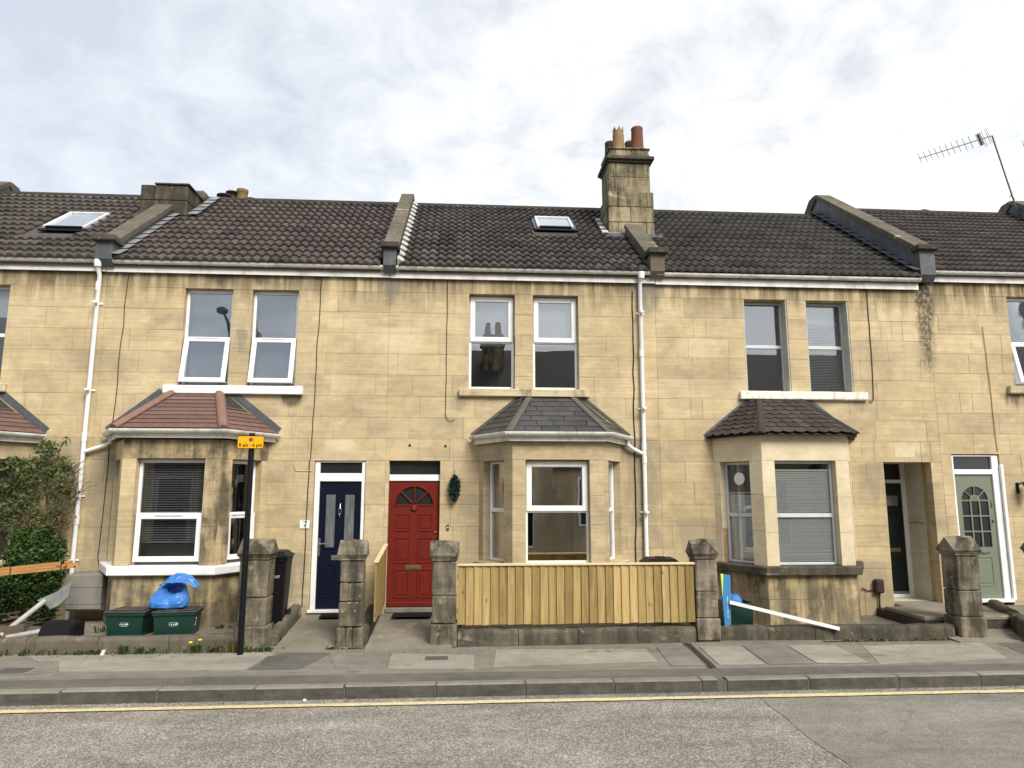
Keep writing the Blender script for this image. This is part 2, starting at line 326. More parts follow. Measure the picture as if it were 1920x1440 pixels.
# ------------------------------------------------------------------ mesh helpers
def ident(x, y, z): return (x, y, z)
class MB:
    def __init__(s): s.v = []; s.f = []; s.sm = []; s.mi = []; s.m = 0
    def add(s, vs, fs, smooth=False):
        o = len(s.v); s.v += [tuple(p) for p in vs]; s.f += [tuple(i + o for i in f) for f in fs]
        s.sm += [smooth] * len(fs); s.mi += [s.m] * len(fs); return s
    def box(s, x0, x1, y0, y1, z0, z1, T=ident, b=0.0):
        if b <= 0:
            vs = [T(x, y, z) for z in (z0, z1) for y in (y0, y1) for x in (x0, x1)]
            return s.add(vs, [(0, 2, 3, 1), (4, 5, 7, 6), (0, 1, 5, 4), (2, 6, 7, 3), (0, 4, 6, 2), (1, 3, 7, 5)])
        b = min(b, (x1 - x0) * .45, (y1 - y0) * .45, (z1 - z0) * .45)
        X = (x0, x1); Y = (y0, y1); Z = (z0, z1); vs = []; ix = {}
        for i in (0, 1):
            for j in (0, 1):
                for k in (0, 1):
                    sx, sy, sz = (b, -b)[i], (b, -b)[j], (b, -b)[k]
                    for a, d in (('x', (0, sy, sz)), ('y', (sx, 0, sz)), ('z', (sx, sy, 0))):
                        ix[i, j, k, a] = len(vs); vs.append(T(X[i] + d[0], Y[j] + d[1], Z[k] + d[2]))
        g = lambda *k: ix[k]; fs = []
        for i in (0, 1):
            q = [g(i, 0, 0, 'x'), g(i, 1, 0, 'x'), g(i, 1, 1, 'x'), g(i, 0, 1, 'x')]; fs.append(q if i else q[::-1])
            q = [g(0, i, 0, 'y'), g(0, i, 1, 'y'), g(1, i, 1, 'y'), g(1, i, 0, 'y')]; fs.append(q if i else q[::-1])
            q = [g(0, 0, i, 'z'), g(1, 0, i, 'z'), g(1, 1, i, 'z'), g(0, 1, i, 'z')]; fs.append(q if i else q[::-1])
        for i in (0, 1):
            for j in (0, 1):
                q = [g(i, j, 0, 'x'), g(i, j, 1, 'x'), g(i, j, 1, 'y'), g(i, j, 0, 'y')]; fs.append(q if i != j else q[::-1])
                q = [g(i, 0, j, 'x'), g(i, 1, j, 'x'), g(i, 1, j, 'z'), g(i, 0, j, 'z')]; fs.append(q if i == j else q[::-1])
                q = [g(0, i, j, 'y'), g(1, i, j, 'y'), g(1, i, j, 'z'), g(0, i, j, 'z')]; fs.append(q if i != j else q[::-1])
                for k in (0, 1):
                    q = [g(i, j, k, 'x'), g(i, j, k, 'y'), g(i, j, k, 'z')]; fs.append(q if (i + j + k) % 2 else q[::-1])
        return s.add(vs, fs)
    def extr(s, ring, d, smooth=False):
        """a closed ring of 3-D points pushed along d"""
        n = len(ring); d = Vector(d); a = [Vector(p) for p in ring]
        vs = a + [p + d for p in a]
        fs = [tuple(range(n))[::-1], tuple(range(n, 2 * n))]
        s.add(vs, fs)
        s.add(vs, [(i, (i + 1) % n, n + (i + 1) % n, n + i) for i in range(n)], smooth)
        return s
    def tube(s, pts, r, n=8, cap=True):
        P = [Vector(p) for p in pts]; rs = r if isinstance(r, (list, tuple)) else [r] * len(P)
        up = None; vs = []
        for i, p in enumerate(P):
            d = (P[min(i + 1, len(P) - 1)] - P[max(i - 1, 0)]).normalized()
            if up is None: up = Vector((0, 0, 1)) if abs(d.z) < .9 else Vector((1, 0, 0))
            a = (up - d * up.dot(d)).normalized(); up = a; b = d.cross(a)
            vs += [p + (a * math.cos(2 * PI * k / n) + b * math.sin(2 * PI * k / n)) * rs[i] for k in range(n)]
        fs = [(i * n + k, i * n + (k + 1) % n, (i + 1) * n + (k + 1) % n, (i + 1) * n + k) for i in range(len(P) - 1) for k in range(n)]
        s.add(vs, fs, True)
        if cap: s.add(vs[:n], [tuple(range(n))[::-1]]); s.add(vs[-n:], [tuple(range(n))])
        return s
    def lathe(s, prof, c, n=14, T=None, close=True):
        T = T or (lambda x, y, z: (c[0] + x, c[1] + y, c[2] + z)); vs = []
        for r, z in prof: vs += [T(r * math.cos(2 * PI * k / n), r * math.sin(2 * PI * k / n), z) for k in range(n)]
        fs = [(i * n + k, i * n + (k + 1) % n, (i + 1) * n + (k + 1) % n, (i + 1) * n + k) for i in range(len(prof) - 1) for k in range(n)]
        s.add(vs, fs, True)
        if close: s.add(vs[-n:], [tuple(range(n))]); s.add(vs[:n], [tuple(range(n))[::-1]])
        return s
    def sweep(s, path, prof, T=ident, smooth=False, cap=True):
        """closed profile [(outward, z)] carried along a plan path of (x, y), mitred at the corners"""
        n = len(prof); vs = []; P = [Vector((p[0], p[1])) for p in path]
        for i, p in enumerate(P):
            d0 = (p - P[i - 1]).normalized() if i else None; d1 = (P[i + 1] - p).normalized() if i < len(P) - 1 else None
            nn = [Vector((d.y, -d.x)) for d in (d0, d1) if d is not None]
            m = sum(nn, Vector((0, 0))).normalized(); k = 1 / max(.3, m.dot(nn[0]))
            vs += [T(p.x + m.x * k * o, p.y + m.y * k * o, z) for o, z in prof]
        fs = [(i * n + k, i * n + (k + 1) % n, (i + 1) * n + (k + 1) % n, (i + 1) * n + k) for i in range(len(P) - 1) for k in range(n)]
        s.add(vs, fs, smooth)
        if cap: s.add(vs[:n], [tuple(range(n))]); s.add(vs[-n:], [tuple(range(n))[::-1]])
        return s
    def hexa(s, lo, hi):
        """lo, hi: four points each, matching order"""
        return s.add(list(lo) + list(hi), [(3, 2, 1, 0), (4, 5, 6, 7), (0, 1, 5, 4), (1, 2, 6, 5), (2, 3, 7, 6), (3, 0, 4, 7)])
    def mesh(s, name, mats, off=(0, 0, 0)):
        me = bpy.data.meshes.new(name)
        o = Vector(off)
        me.from_pydata([Vector(p) - o for p in s.v], [], s.f)
        me.polygons.foreach_set('use_smooth', s.sm); me.polygons.foreach_set('material_index', s.mi)
        for m in (mats if isinstance(mats, (list, tuple)) else [mats]): me.materials.append(MATS[m])
        me.update()
        return me

def origin(o):
    v = Vector((0, 0, 0))
    while o is not None: v += o.location; o = o.parent
    return v
def link(name, me, parent=None, **props):
    o = bpy.data.objects.new(name, me); COL.objects.link(o)
    if parent is not None: o.parent = parent
    for k, v in props.items(): o[k] = v
    return o
def build(mb, name, mats, parent=None, local=False, fix=False, **props):
    me = mb.mesh(name, mats, (0, 0, 0) if local or parent is None else origin(parent))
    return link(name, me, parent, **props)
def thing(name, label, cat, loc, group=None, rz=0.0):
    o = bpy.data.objects.new(name, None); COL.objects.link(o); o.location = loc; o.rotation_euler = (0, 0, rz)
    o.empty_display_size = .2; o['label'] = label; o['category'] = cat
    if group: o['group'] = group
    return o
def tag(o, label, cat, group=None):
    o['label'] = label; o['category'] = cat
    if group: o['group'] = group
    return o
def copy_tree(o, parent=None):
    c = o.copy(); COL.objects.link(c)
    if parent is not None: c.parent = parent
    for ch in list(o.children): copy_tree(ch, c)
    return c
def text(name, s, size, mat, T, parent=None, local=False, depth=.002, sx=1.0, sy=1.0, shear=0.0, bold=0.0, **props):
    """letters as thin raised print; T maps (along, out, up) to the world"""
    cu = bpy.data.curves.new('lettering', 'FONT'); cu.body = s; cu.size = size; cu.align_x = 'CENTER'; cu.align_y = 'CENTER'; cu.extrude = depth; cu.resolution_u = 2; cu.shear = shear; cu.offset = bold
    ob = bpy.data.objects.new('lettering', cu); COL.objects.link(ob)
    me = bpy.data.meshes.new_from_object(ob.evaluated_get(bpy.context.evaluated_depsgraph_get()))
    bpy.data.objects.remove(ob); bpy.data.curves.remove(cu)
    off = Vector((0, 0, 0)) if local or parent is None else origin(parent)
    for v in me.vertices: v.co = Vector(T(v.co.x * sx, -v.co.z, v.co.y * sy)) - off
    me.name = name; me.materials.clear(); me.materials.append(MATS[mat])
    return link(name, me, parent, **props)

# ------------------------------------------------------------------ setting: ground, road, pavement, kerb
rng = random.Random(4)
g = MB(); g.box(-400, 400, -400, 400, -.9, -.30); build(g, 'ground', 'far_ground', kind='structure')
g = MB(); g.box(-60, 60, -9.74, -3.475, -.32, -.13); road = build(g, 'road', 'road_asphalt', kind='structure')
g = MB(); g.extr([(3.21 - .02 * i + rng.uniform(-.035, .035), -3.78 - .3 * i, -.128) for i in range(20)] + [(60, -9.7, -.128), (60, -3.78, -.128)][::1], (0, 0, .0035))
build(g, 'resurfaced_patch', 'road_patch_asphalt', road)
g = MB()
x = -30.0
while x < 30:
    x2 = x + rng.uniform(.5, 1.4)
    ya, yb = -3.665 + rng.uniform(-.006, .006), -3.765 + rng.uniform(-.008, .008)
    g.add([(x, ya, -.118), (x2, ya, -.118), (x2, yb, -.118), (x, yb, -.118)], [(0, 3, 2, 1)]); x = x2
g.v = [(p[0], p[1], p[2]) for p in g.v]
yl = build(g, 'yellow_line', 'yellow_line', road)
# loose grit lying in the gutter
g = MB()
for _ in range(900):
    cx, cy = rng.uniform(-7, 9), -3.48 - abs(rng.gauss(0, .07)); r = rng.uniform(.003, .010)
    g.add([(cx - r, cy, -.126), (cx, cy - r, -.126), (cx + r, cy, -.126), (cx, cy + r, -.126), (cx, cy, -.126 + r)], [(0, 1, 4), (1, 2, 4), (2, 3, 4), (3, 0, 4)])
build(g, 'gutter_grit', 'gravel_mat', kind='stuff')

g = MB(); g.box(-60, 60, -3.334, -1.3, -.32, 0); pav = build(g, 'pavement', 'pavement_asphalt', kind='structure')
def patch(name, pts, mat, z=.004, h=.004):
    m = MB(); m.extr([(x, y, z - h) for x, y in pts], (0, 0, h)); return build(m, name, mat, pav)
patch('asphalt_strip', [(-12, -3.332), (14, -3.332), (14, -3.06), (-.6, -2.98), (-12, -3.04)], 'pavement_dark', .003)
patch('paving_patch', [(-4.54, -2.63), (-2.47, -2.68), (-2.34, -1.78), (-5.4, -1.78)], 'pavement_light')
patch('paving_patch', [(-8, -2.72), (-5.16, -2.71), (-4.80, -2.74), (-4.57, -2.62), (-4.85, -2.09), (-8, -2.07)], 'pavement_asphalt', .006)
patch('paving_patch', [(-2.44, -2.68), (-1.85, -2.72), (-1.64, -1.88), (-2.27, -1.78)], 'pavement_dark', .005)
patch('paving_patch', [(-1.43, -2.70), (-.87, -2.72), (-.88, -1.93), (-1.66, -1.95)], 'pavement_asphalt', .005)
patch('paving_patch', [(-.83, -2.74), (.17, -2.84), (.19, -2.1), (-.86, -1.95)], 'pavement_light')
patch('paving_patch', [(.40, -2.76), (2.40, -2.62), (2.43, -1.92), (.48, -1.82)], 'pavement_light', .005)
patch('paving_patch', [(5.02, -2.93), (6.76, -2.77), (7.12, -1.84), (5.38, -1.94)], 'pavement_light')
patch('paving_patch', [(7.15, -2.6), (9.5, -2.4), (9.5, -1.9), (7.3, -1.9)], 'pavement_dark')
for k, (xa, xb) in enumerate(((2.56, 3.0), (3.14, 3.70), (3.74, 4.30), (4.34, 4.98))):
    patch('paving_slab', [(xa - .06, -2.86), (xb - .06, -2.88), (xb + .04, -1.86), (xa + .04, -1.84)], ('pavement_asphalt', 'pavement_light')[k % 2], .008)
for px, py, sx, sy in ((-2.27, -2.17, .12, .15), (-5.1, -2.56, .17, .12), (-.28, -2.27, .14, .09)):
    patch('drain_cover', [(px - sx, py - sy), (px + sx, py - sy), (px + sx, py + sy), (px - sx, py + sy)], 'cover_iron', .010)
m = MB(); m.box(3.035, 3.085, -3.0, -1.62, .001, .011, lambda x, y, z: (x - (y + 1.6) * -.09, y, z)); build(m, 'drain_channel', 'cable_black', pav)
for dx0 in (-.03, .05):
    m = MB(); m.box(3.06 + dx0, 3.075 + dx0, -3.0, -1.62, .001, .014, lambda x, y, z: (x - (y + 1.6) * -.09, y, z)); build(m, 'drain_edge', 'cover_iron', pav)

kerb = MB(); kerb.box(-30, 30, -3.47, -3.336, -.32, -.02); kerb = build(kerb, 'kerb', 'pavement_dark', kind='structure')
plain('kerb_face', (.078, .073, .063), .9, .2, .3, 5, bump=.003, stretch=(1, 1, 3), dirt=.4, dirt_col=(.15, .14, .115))
xs = [-7.0, -6.03, -5.07, -4.1, -3.13, -2.15, -1.21, -.25, .71, 1.68, 2.65, 2.84, 3.87, 4.90, 5.86, 6.83, 7.80, 8.76, 9.73]
for i in range(len(xs) - 1):
    m = MB(); a, b2 = xs[i] + .002, xs[i + 1] - .002
    if i == 11: a += .09
    dz0 = rng.uniform(-.004, .004)
    m.m = 0; m.box(a, b2, -3.48, -3.335, -.2, .002 + dz0, b=.014)
    for fi in range(len(m.f)):
        p = [Vector(m.v[k]) for k in m.f[fi]]
        if (sum(q.y for q in p) / len(p) < -3.478 or max(q.x for q in p) - min(q.x for q in p) < .02) and max(q.z for q in p) < .0: m.mi[fi] = 1
    build(m, 'kerb_stone', ['kerb_concrete', 'kerb_face'], kerb)

# gardens and paths
g = MB(); g.box(-12, -2.52, -1.52, .02, -.3, .15); build(g, 'garden_paving', 'patio_concrete', kind='structure')
g = MB(); g.box(.02, 3.28, -1.45, .02, -.3, .20); build(g, 'gravel_garden', 'gravel_mat', kind='structure')
g = MB(); g.box(3.30, 6.72, -1.45, .02, -.3, .06); build(g, 'garden_ground', 'patio_concrete', kind='structure')
def path(x0, x1, z_front, z_back, n, mat='flag_stone', name='garden_path'):
    base = MB(); base.box(x0, x1, -1.86, .1, -.3, -.02); b0 = build(base, name, 'pavement_dark', kind='structure')
    for i in range(n):
        ya, yb = -1.85 + i * 1.9 / n + .004, -1.85 + (i + 1) * 1.9 / n - .004
        za = z_front + (z_back - z_front) * i / n; zb = z_front + (z_back - z_front) * (i + 1) / n
        m = MB(); m.hexa([(x0, ya, -.05), (x1, ya, -.05), (x1, yb, -.05), (x0, yb, -.05)], [(x0, ya, za), (x1, ya, za), (x1, yb, zb), (x0, yb, zb)])
        build(m, 'flagstone', mat, b0)
    return b0
path(-2.40, -1.46, .015, .19, 4)
path(-1.22, -.10, .03, .19, 3)
path(6.82, 8.6, .012, .16, 3)
g = MB(); g.box(6.745, 8.12, -1.22, -.002, -.2, .185, b=.01); stp = build(g, 'porch_slab', 'black_stone', kind='structure')  # black sides paint in the shadow gap beside the raised flags
for ya, yb in ((-1.235, -.72), (-.715, -.25), (-.245, .258)):
    g = MB(); g.box(6.74 if yb < .1 else 7.065, 8.13 if yb < .1 else 7.885, ya, yb, .187, .243, b=.008); build(g, 'flagstone', 'flag_stone', stp)
g = MB(); g.box(8.15, 13, -1.45, .02, -.3, .20); build(g, 'side_garden', 'patio_concrete', kind='structure')

# ------------------------------------------------------------------ houses
CH = .3469                                   # height of a stone course
def rect_grid(x0, x1, z0, z1, holes):
    """cells of the rectangle that lie outside every hole (hx0, hx1, hz0, hz1)"""
    X = sorted({x0, x1, *[min(max(h[k], x0), x1) for h in holes for k in (0, 1)]})
    Z = sorted({z0, z1, *[min(max(h[k], z0), z1) for h in holes for k in (2, 3)]})
    out = []
    for a, b in zip(Z, Z[1:]):
        run = None
        for c, d in zip(X, X[1:]):
            mx, mz = (c + d) / 2, (a + b) / 2
            if any(h[0] < mx < h[1] and h[2] < mz < h[3] for h in holes):
                if run: out.append((*run, a, b)); run = None
            else: run = (run[0], d) if run else (c, d)
        if run: out.append((*run, a, b))
    return out
def stone_courses(x0, x1, lines, holes, rg, wmin=.45, wmax=1.15):
    rects = []
    for zb, zt in zip(lines[1:], lines):
        cuts = sorted([(max(h[0], x0), min(h[1], x1)) for h in holes if h[2] < zt - .02 and h[3] > zb + .02 and h[1] > x0 and h[0] < x1])
        iv = []; cur = x0
        for a, b in cuts:
            if a > cur + .03: iv.append((cur, a))
            cur = max(cur, b)
        if cur < x1 - .03: iv.append((cur, x1))
        for a, b in iv:
            x = a
            first = True
            while x < b - .001:
                wd = rg.uniform(wmin, wmax) if rg.random() > .16 else rg.uniform(.14, .28)
                if first: wd *= rg.uniform(.45, 1.0); first = False
                e = x + wd
                if b - e < .17: e = b
                rects.append((x, e, zb, zt)); x = e
    return rects
def lay_stones(parent, rects, mat, rg, T=ident, depth=.12, name='stone_block', gap=(.0003, .0022), mat2=None, chm=.0028):
    for a, b, c, d in rects:
        m = MB(); g1 = [rg.uniform(*gap) for _ in range(4)]
        if rg.random() < .1: g1[rg.choice((0, 1, 3))] += rg.uniform(.003, .006)      # an open joint here and there
        y = rg.uniform(-.0018, .0018)
        m.box(a + g1[0], b - g1[1], y, depth, c + g1[2], d - g1[3], T, b=chm)
        build(m, name, mat2 if mat2 and rg.random() < (.3 if d > 3 else .55) else mat, parent)  # extra grey blocks low down paint in the dimmer light of the lower storey

def pane(parent, T, x0, x1, y, z0, z1, mat='glass'):
    m = MB(); m.box(x0, x1, y, y + .006, z0, z1, T); return build(m, 'pane', mat, parent)
def frame_bars(m, x0, x1, y0, y1, z0, z1, wl, wr, wb, wt, T, b=.006):
    m.box(x0, x0 + wl, y0, y1, z0, z1, T, b); m.box(x1 - wr, x1, y0, y1, z0, z1, T, b)
    m.box(x0 + wl, x1 - wr, y0, y1, z0, z0 + wb, T, b); m.box(x0 + wl, x1 - wr, y0, y1, z1 - wt, z1, T, b)
def slat_blind(parent, T, x0, x1, y, z0, z1, mat, tilt=.5, pitch=.028, sag=0.0, rg=None):
    m = MB(); n = int((z1 - z0) / pitch); h = .0125
    for i in range(n):
        z = z0 + (i + .5) * pitch; ta, tb = math.cos(tilt) * h, math.sin(tilt) * h
        s1 = (rg.uniform(-sag, sag) if rg else 0)
        q = [(x0, y - ta, z - tb), (x1, y - ta, z - tb + s1), (x1, y + ta, z + tb + s1), (x0, y + ta, z + tb)]
        q2 = [(x, yy, zz + .0012) for x, yy, zz in q]
        m.hexa([T(*p) for p in q], [T(*p) for p in q2])
    for xx in (x0 + .12, x1 - .12): m.box(xx - .001, xx + .001, y - .014, y - .0125, z0, z1, T)
    m.box(x0, x1, y - .014, y + .014, z1, z1 + .03, T)
    return build(m, 'venetian_blind', mat, parent, kind='stuff')
def sheet_blind(parent, T, x0, x1, y, z0, z1, mat, name='roller_blind'):
    m = MB(); m.box(x0, x1, y, y + .004, z0, z1, T); m.box(x0, x1, y - .006, y + .010, z0 - .02, z0, T); return build(m, name, mat, parent)

def sash_window(house, T, x0, x1, z0, z1, style, rev=.13, glass='glass', mat='white_plastic', zm=None, label=None, tilt_m=.15):
    """style: top_hung (upper sash proud of the frame), tilt (lower sash open outward), plain"""
    m = MB(); zm = zm or (z0 + z1) / 2; y0, y1 = rev, rev + .065
    fw = .045 if style != 'plain' else .038
    frame_bars(m, x0, x1, y0, y1, z0, z1, fw, fw, fw, fw if style != 'tilt' else .05, T)
    m.box(x0 + fw, x1 - fw, y0 + .001, y1 - .001, zm - .03, zm + .03, T, .006)
    win = build(m, 'window', mat, house)
    if style == 'top_hung':
        s = MB(); frame_bars(s, x0 + .018, x1 - .018, y0 - .022, y0 - .001, zm - .012, z1 - .018, .085, .085, .085, .085, T, .008); sh = build(s, 'sash', mat, win)
        pane(win, T, x0 + .10, x1 - .10, y0 + .002, zm + .07, z1 - .10, glass); pane(win, T, x0 + fw, x1 - fw, y0 + .03, z0 + fw, zm - .03, glass)
    elif style == 'tilt':
        pane(win, T, x0 + fw, x1 - fw, y0 + .03, zm + .03, z1 - .05, glass)
        zt, zb = zm + .015, z0 + .045; k = tilt_m / (zt - zb)
        T2 = lambda x, y, z: T(x, y - (zt - z) * k, z)
        s = MB(); frame_bars(s, x0 + .02, x1 - .02, y0 - .05, y0 - .012, zb, zt, .075, .075, .075, .075, T2, .006)
        s.box(x0 + .02, x1 - .02, y0 - .006, y0 + .02, zb + .02, zb + .03, T)
        build(s, 'sash', mat, win)
        pane(win, T2, x0 + .095, x1 - .095, y0 - .035, zb + .075, zt - .075, glass)
        v = MB(); v.box((x0 + x1) / 2 - .19, (x0 + x1) / 2 + .19, y0 - .062, y0 - .0505, zt - .032, zt - .010, T, .004); build(v, 'trickle_vent', 'grey_frame', win)
        c = MB(); c.box(x0 + .03, x1 - .03, y0 - .002, y0 + .05, z0 - .002, z0 + .042, T); build(c, 'lower_frame_or_shade_strip', 'shadow_frame', win)  # dark strip over the bottom bar, painted shade below the open sash
    else:
        pane(win, T, x0 + fw, x1 - fw, y0 + .03, zm + .03, z1 - fw, glass); pane(win, T, x0 + fw, x1 - fw, y0 + .026, z0 + fw, zm - .03, glass)
    if label: win['label'] = label
    return win
def sill(house, x0, x1, z0, z1, mat, proud=.07, T=ident, name='window_sill', rag=0.0, rg=None):
    m = MB(); m.box(x0, x1, -proud, .15, z0, z1, T, .012)
    if rag:
        m.v = [(p[0], p[1] + rg.uniform(-rag, rag), p[2] + rg.uniform(-rag, rag)) for p in m.v]
    return build(m, name, mat, house)

def bay(house, c, mats, z_sill, style, rg, zt=2.86, lint=2.52, zb=.03, glass='glass', apron_mat=None, sill_mat=None, soot=(), side_win=True, frame='white_plastic', zm=1.76):
    hw, hf, p = 1.17, .69, .80
    pts = [(c - hw, 0), (c - hf, -p), (c + hf, -p), (c + hw, 0)]
    shell = MB(); jobs = []
    for i in range(3):
        A, B = Vector((*pts[i], 0)), Vector((*pts[i + 1], 0)); L = (B - A).length; d = (B - A) / L; n = Vector((-d.y, d.x, 0))
        T = (lambda A, d, n: (lambda u, y, z: tuple(A + d * u + n * y + Vector((0, 0, z)))))(A, d, n)
        if i == 1: o = (.20, L - .21)
        elif i == 0: o = (.13, L - .235)
        else: o = (.235, L - .13)
        jobs.append((T, L, o))
        for a, b, z0, z1 in rect_grid(0, L, zb, zt, [(o[0] - .004, o[1] + .004, z_sill - .004, lint + .004)]):
            shell.box(a, b, .008, .17, z0, z1, T)
    sh = build(shell, 'bay_wall', 'mortar_joint', house)
    wins = []
    for i, (T, L, o) in enumerate(jobs):
        lay_stones(sh, [(0, L, lint, zt)], mats[-1] if (i, 'lintel') in soot else mats[0], rg, T, .14)
        zc = z_sill
        hs = [z_sill, z_sill + .52 + rg.uniform(-.06, .06), z_sill + 1.05 + rg.uniform(-.06, .06), lint]
        for a, b, side in ((0, o[0], 'left'), (o[1], L, 'right')):
            lay_stones(sh, [(a, b, hs[k], hs[k + 1]) for k in range(3)], mats[-1] if (i, side) in soot else mats[0], rg, T, .14)
        s1 = .5 * (z_sill - .12 + zb) + .02
        rows = []
        for q0, q1, st in ((zb, s1, .35), (s1, z_sill - .12, .62)):
            if L > 1: rows += [(0, L * st, q0, q1), (L * st, L, q0, q1)]
            else: rows += [(0, L, q0, q1)]
        lay_stones(sh, rows, apron_mat or mats[0], rg, T, .14)
        w = None
        if side_win or i == 1:
            w = sash_window(house, T, o[0], o[1], z_sill + .005, lint - .005, style if not (style == 'tilt' and i == 0) else 'plain', .12, glass, frame, zm, tilt_m=.012)
            wins.append((w, T, o))
    sm = MB(); off = .085
    sm.sweep([pts[0], pts[1], pts[2], pts[3]], [(-.16, z_sill - .125), (off, z_sill - .125), (off + .006, z_sill - .115), (off + .006, z_sill - .018), (off - .01, z_sill - .003), (-.16, z_sill + .004)])
    build(sm, 'bay_sill', sill_mat or mats[0], house)
    return sh, wins, pts

def bay_roof(house, c, z_e, z_t, kind, rg, ov=.15, hip=None, tile=None, rows=8, wdt=.25, under='hip_grey'):
    hw, hf, p = 1.17 + ov * .75, .69 + ov * .42, .80 + ov
    E = [Vector((c - hw, 0, z_e)), Vector((c - hf, -p, z_e)), Vector((c + hf, -p, z_e)), Vector((c + hw, 0, z_e))]
    t0, t1 = Vector((c - .36, -.01, z_t)), Vector((c + .36, -.01, z_t)); s0, s1 = Vector((c - .50, 0, z_t)), Vector((c + .50, 0, z_t))
    m = MB()
    dn = Vector((0, 0, -.03))
    base = [p_ + dn for p_ in E] + [p_ + dn for p_ in (s0, t0, t1, s1)]
    m.add(base, [(0, 1, 5, 4), (1, 2, 6, 5), (2, 3, 7, 6), (0, 3, 2, 1), (0, 4, 5, 6, 7, 3)])
    rf = build(m, 'bay_roof', under, house)
    for P0, P1, q0, q1 in ((E[0], E[1], s0, t0), (E[1], E[2], t0, t1), (E[2], E[3], t1, s1)):
        U = (P1 - P0).normalized(); N = U.cross((q0 + q1) / 2 - (P0 + P1) / 2).normalized()
        if N.z < 0: N = -N
        LU = (P1 - P0).length
        A, B = P0, P1
        pu = lambda pt: (pt - P0).dot(U)
        V = ((q0 - P0) - U * pu(q0)); H = V.length; V = V.normalized()
        lq0, lq1 = pu(q0), pu(q1)
        le = lambda s: lq0 * s / H
        re = lambda s: LU + (lq1 - LU) * s / H
        g = H / rows
        for r in range(rows):
            sa, sb = r * g - (.02 if r == 0 else 0), min((r + 1.25) * g, H)
            lo, hi = min(le(sa), le(sb)), max(re(sa), re(sb))
            w_ = wdt if kind != 'course' else 99
            st = lo - (w_ * .5 if r % 2 else 0) - rg.uniform(0, .02)
            if kind == 'course': st = lo
            k = st
            while k < hi - .01:
                a, b = k + .002, k + w_ - .002; k += w_
                if kind == 'slate': b += rg.uniform(-.01, .006); 
                # clip the piece to the hips at its head and tail
                a0, b0 = max(a, le(sa)), min(b, re(sa)); a1, b1 = max(a, le(sb)), min(b, re(sb))
                if b0 - a0 < .02 and b1 - a1 < .02: continue
                if b0 < a0: a0 = b0 = (a0 + b0) / 2
                if b1 < a1: a1 = b1 = (a1 + b1) / 2
                th = {'slate': .007, 'scale': .011, 'course': .012}[kind]; lift = th * 1.25 + rg.uniform(0, .002)
                pt = lambda u, s, n_: tuple(P0 + U * u + V * s + N * n_)
                m = MB()
                if kind == 'scale':
                    ring = []
                    for q in range(5):
                        f = q / 4; u = a0 + (b0 - a0) * f; ring.append((u, sa + (.045 * (1 - math.sin(PI * f)) if b0 - a0 > w_ * .6 else 0), lift))
                    ring += [(b1, sb, 0), (a1, sb, 0)]
                    m.extr([pt(u, s, n_ + th) for u, s, n_ in ring], N * -th)
                else:
                    j = rg.uniform(-.004, .004) if kind == 'slate' else 0
                    m.hexa([pt(a0, sa + j, lift), pt(b0, sa - j, lift), pt(b1, sb, 0), pt(a1, sb, 0)], [pt(a0, sa + j, lift + th), pt(b0, sa - j, lift + th), pt(b1, sb, th), pt(a1, sb, th)])
                build(m, {'slate': 'slate', 'scale': 'roof_tile', 'course': 'tile_course'}[kind], tile, rf)
    for P, Q in ((E[1], t0), (E[2], t1)):
        m = MB(); d = (Q - P).normalized(); up = Vector((0, 0, 1)); a = d.cross(up).normalized(); b = a.cross(d)
        r_ = .075 if kind != 'slate' else .06
        f = .85 if kind == 'course' else .4
        prof = [(math.cos(PI * k / 8) * r_, math.sin(PI * k / 8) * r_ * f + .012) for k in range(9)]
        if kind == 'scale': prof = [(r_, .0), (r_ * .2, .04), (-r_ * .2, .04), (-r_, .0)]
        ring = [P - d * .03 + a * x + b * z for x, z in prof]
        if kind == 'slate': m.extr([p_ for p_ in ring], Q - P + d * .03)
        else: m.extr(ring, Q - P + d * .03, kind == 'course')
        build(m, 'hip_ridge', hip, rf)
    for P, Q, sg in ((E[0], s0, 1), (E[3], s1, -1)):          # flashing where the roof meets the wall
        m = MB(); d = (Q - P); u = d.normalized(); nrm = Vector((u.z, 0, -u.x)) * (1 if u.x < 0 else -1)
        if nrm.z < 0: nrm = -nrm
        w_ = .11 if kind == 'course' else .05
        P2, Q2 = P + Vector((0, -.012, .005)), Q + Vector((0, -.012, .0))
        m.extr([P2, Q2, Q2 + nrm * w_, P2 + nrm * w_], (0, .010, 0))
        build(m, 'flashing', 'lead' if kind != 'slate' else 'mortar_grey', rf)
    return rf, E
GUT = [(.055 * math.sin(a) + .058, -.055 * math.cos(a)) for a in [R(k) for k in range(-90, 91, 20)]] + [(.108, 0.004), (.102, 0.004)] + [(.048 * math.sin(a) + .058, -.046 * math.cos(a)) for a in [R(k) for k in range(80, -81, -20)]] + [(.010, 0.004)]
def gutter(house, path, z, zf=None, fh=.15, brackets=(), fascia='fascia_paint', T=ident, fo=0.0):
    m = MB(); m.sweep(path, [(o + fo, z + q) for o, q in GUT]); gt = build(m, 'gutter', 'gutter_plastic', house)
    f = MB(); f.sweep(path, [(fo - .02, z - fh - .03), (fo, z - fh - .03), (fo, z + .01), (fo - .02, z + .01)]); build(f, 'fascia', fascia, house)
    for bx, by in brackets:
        b = MB(); b.sweep([(bx - .012, by), (bx + .012, by)], [(fo + .058 + .062 * math.sin(R(k)), z - .062 * math.cos(R(k))) for k in range(-90, 91, 22)] + [(fo + .058 + .05 * math.sin(R(k)), z - .05 * math.cos(R(k))) for k in range(90, -91, -22)])
        build(b, 'gutter_bracket', 'gutter_plastic', gt)
    return gt
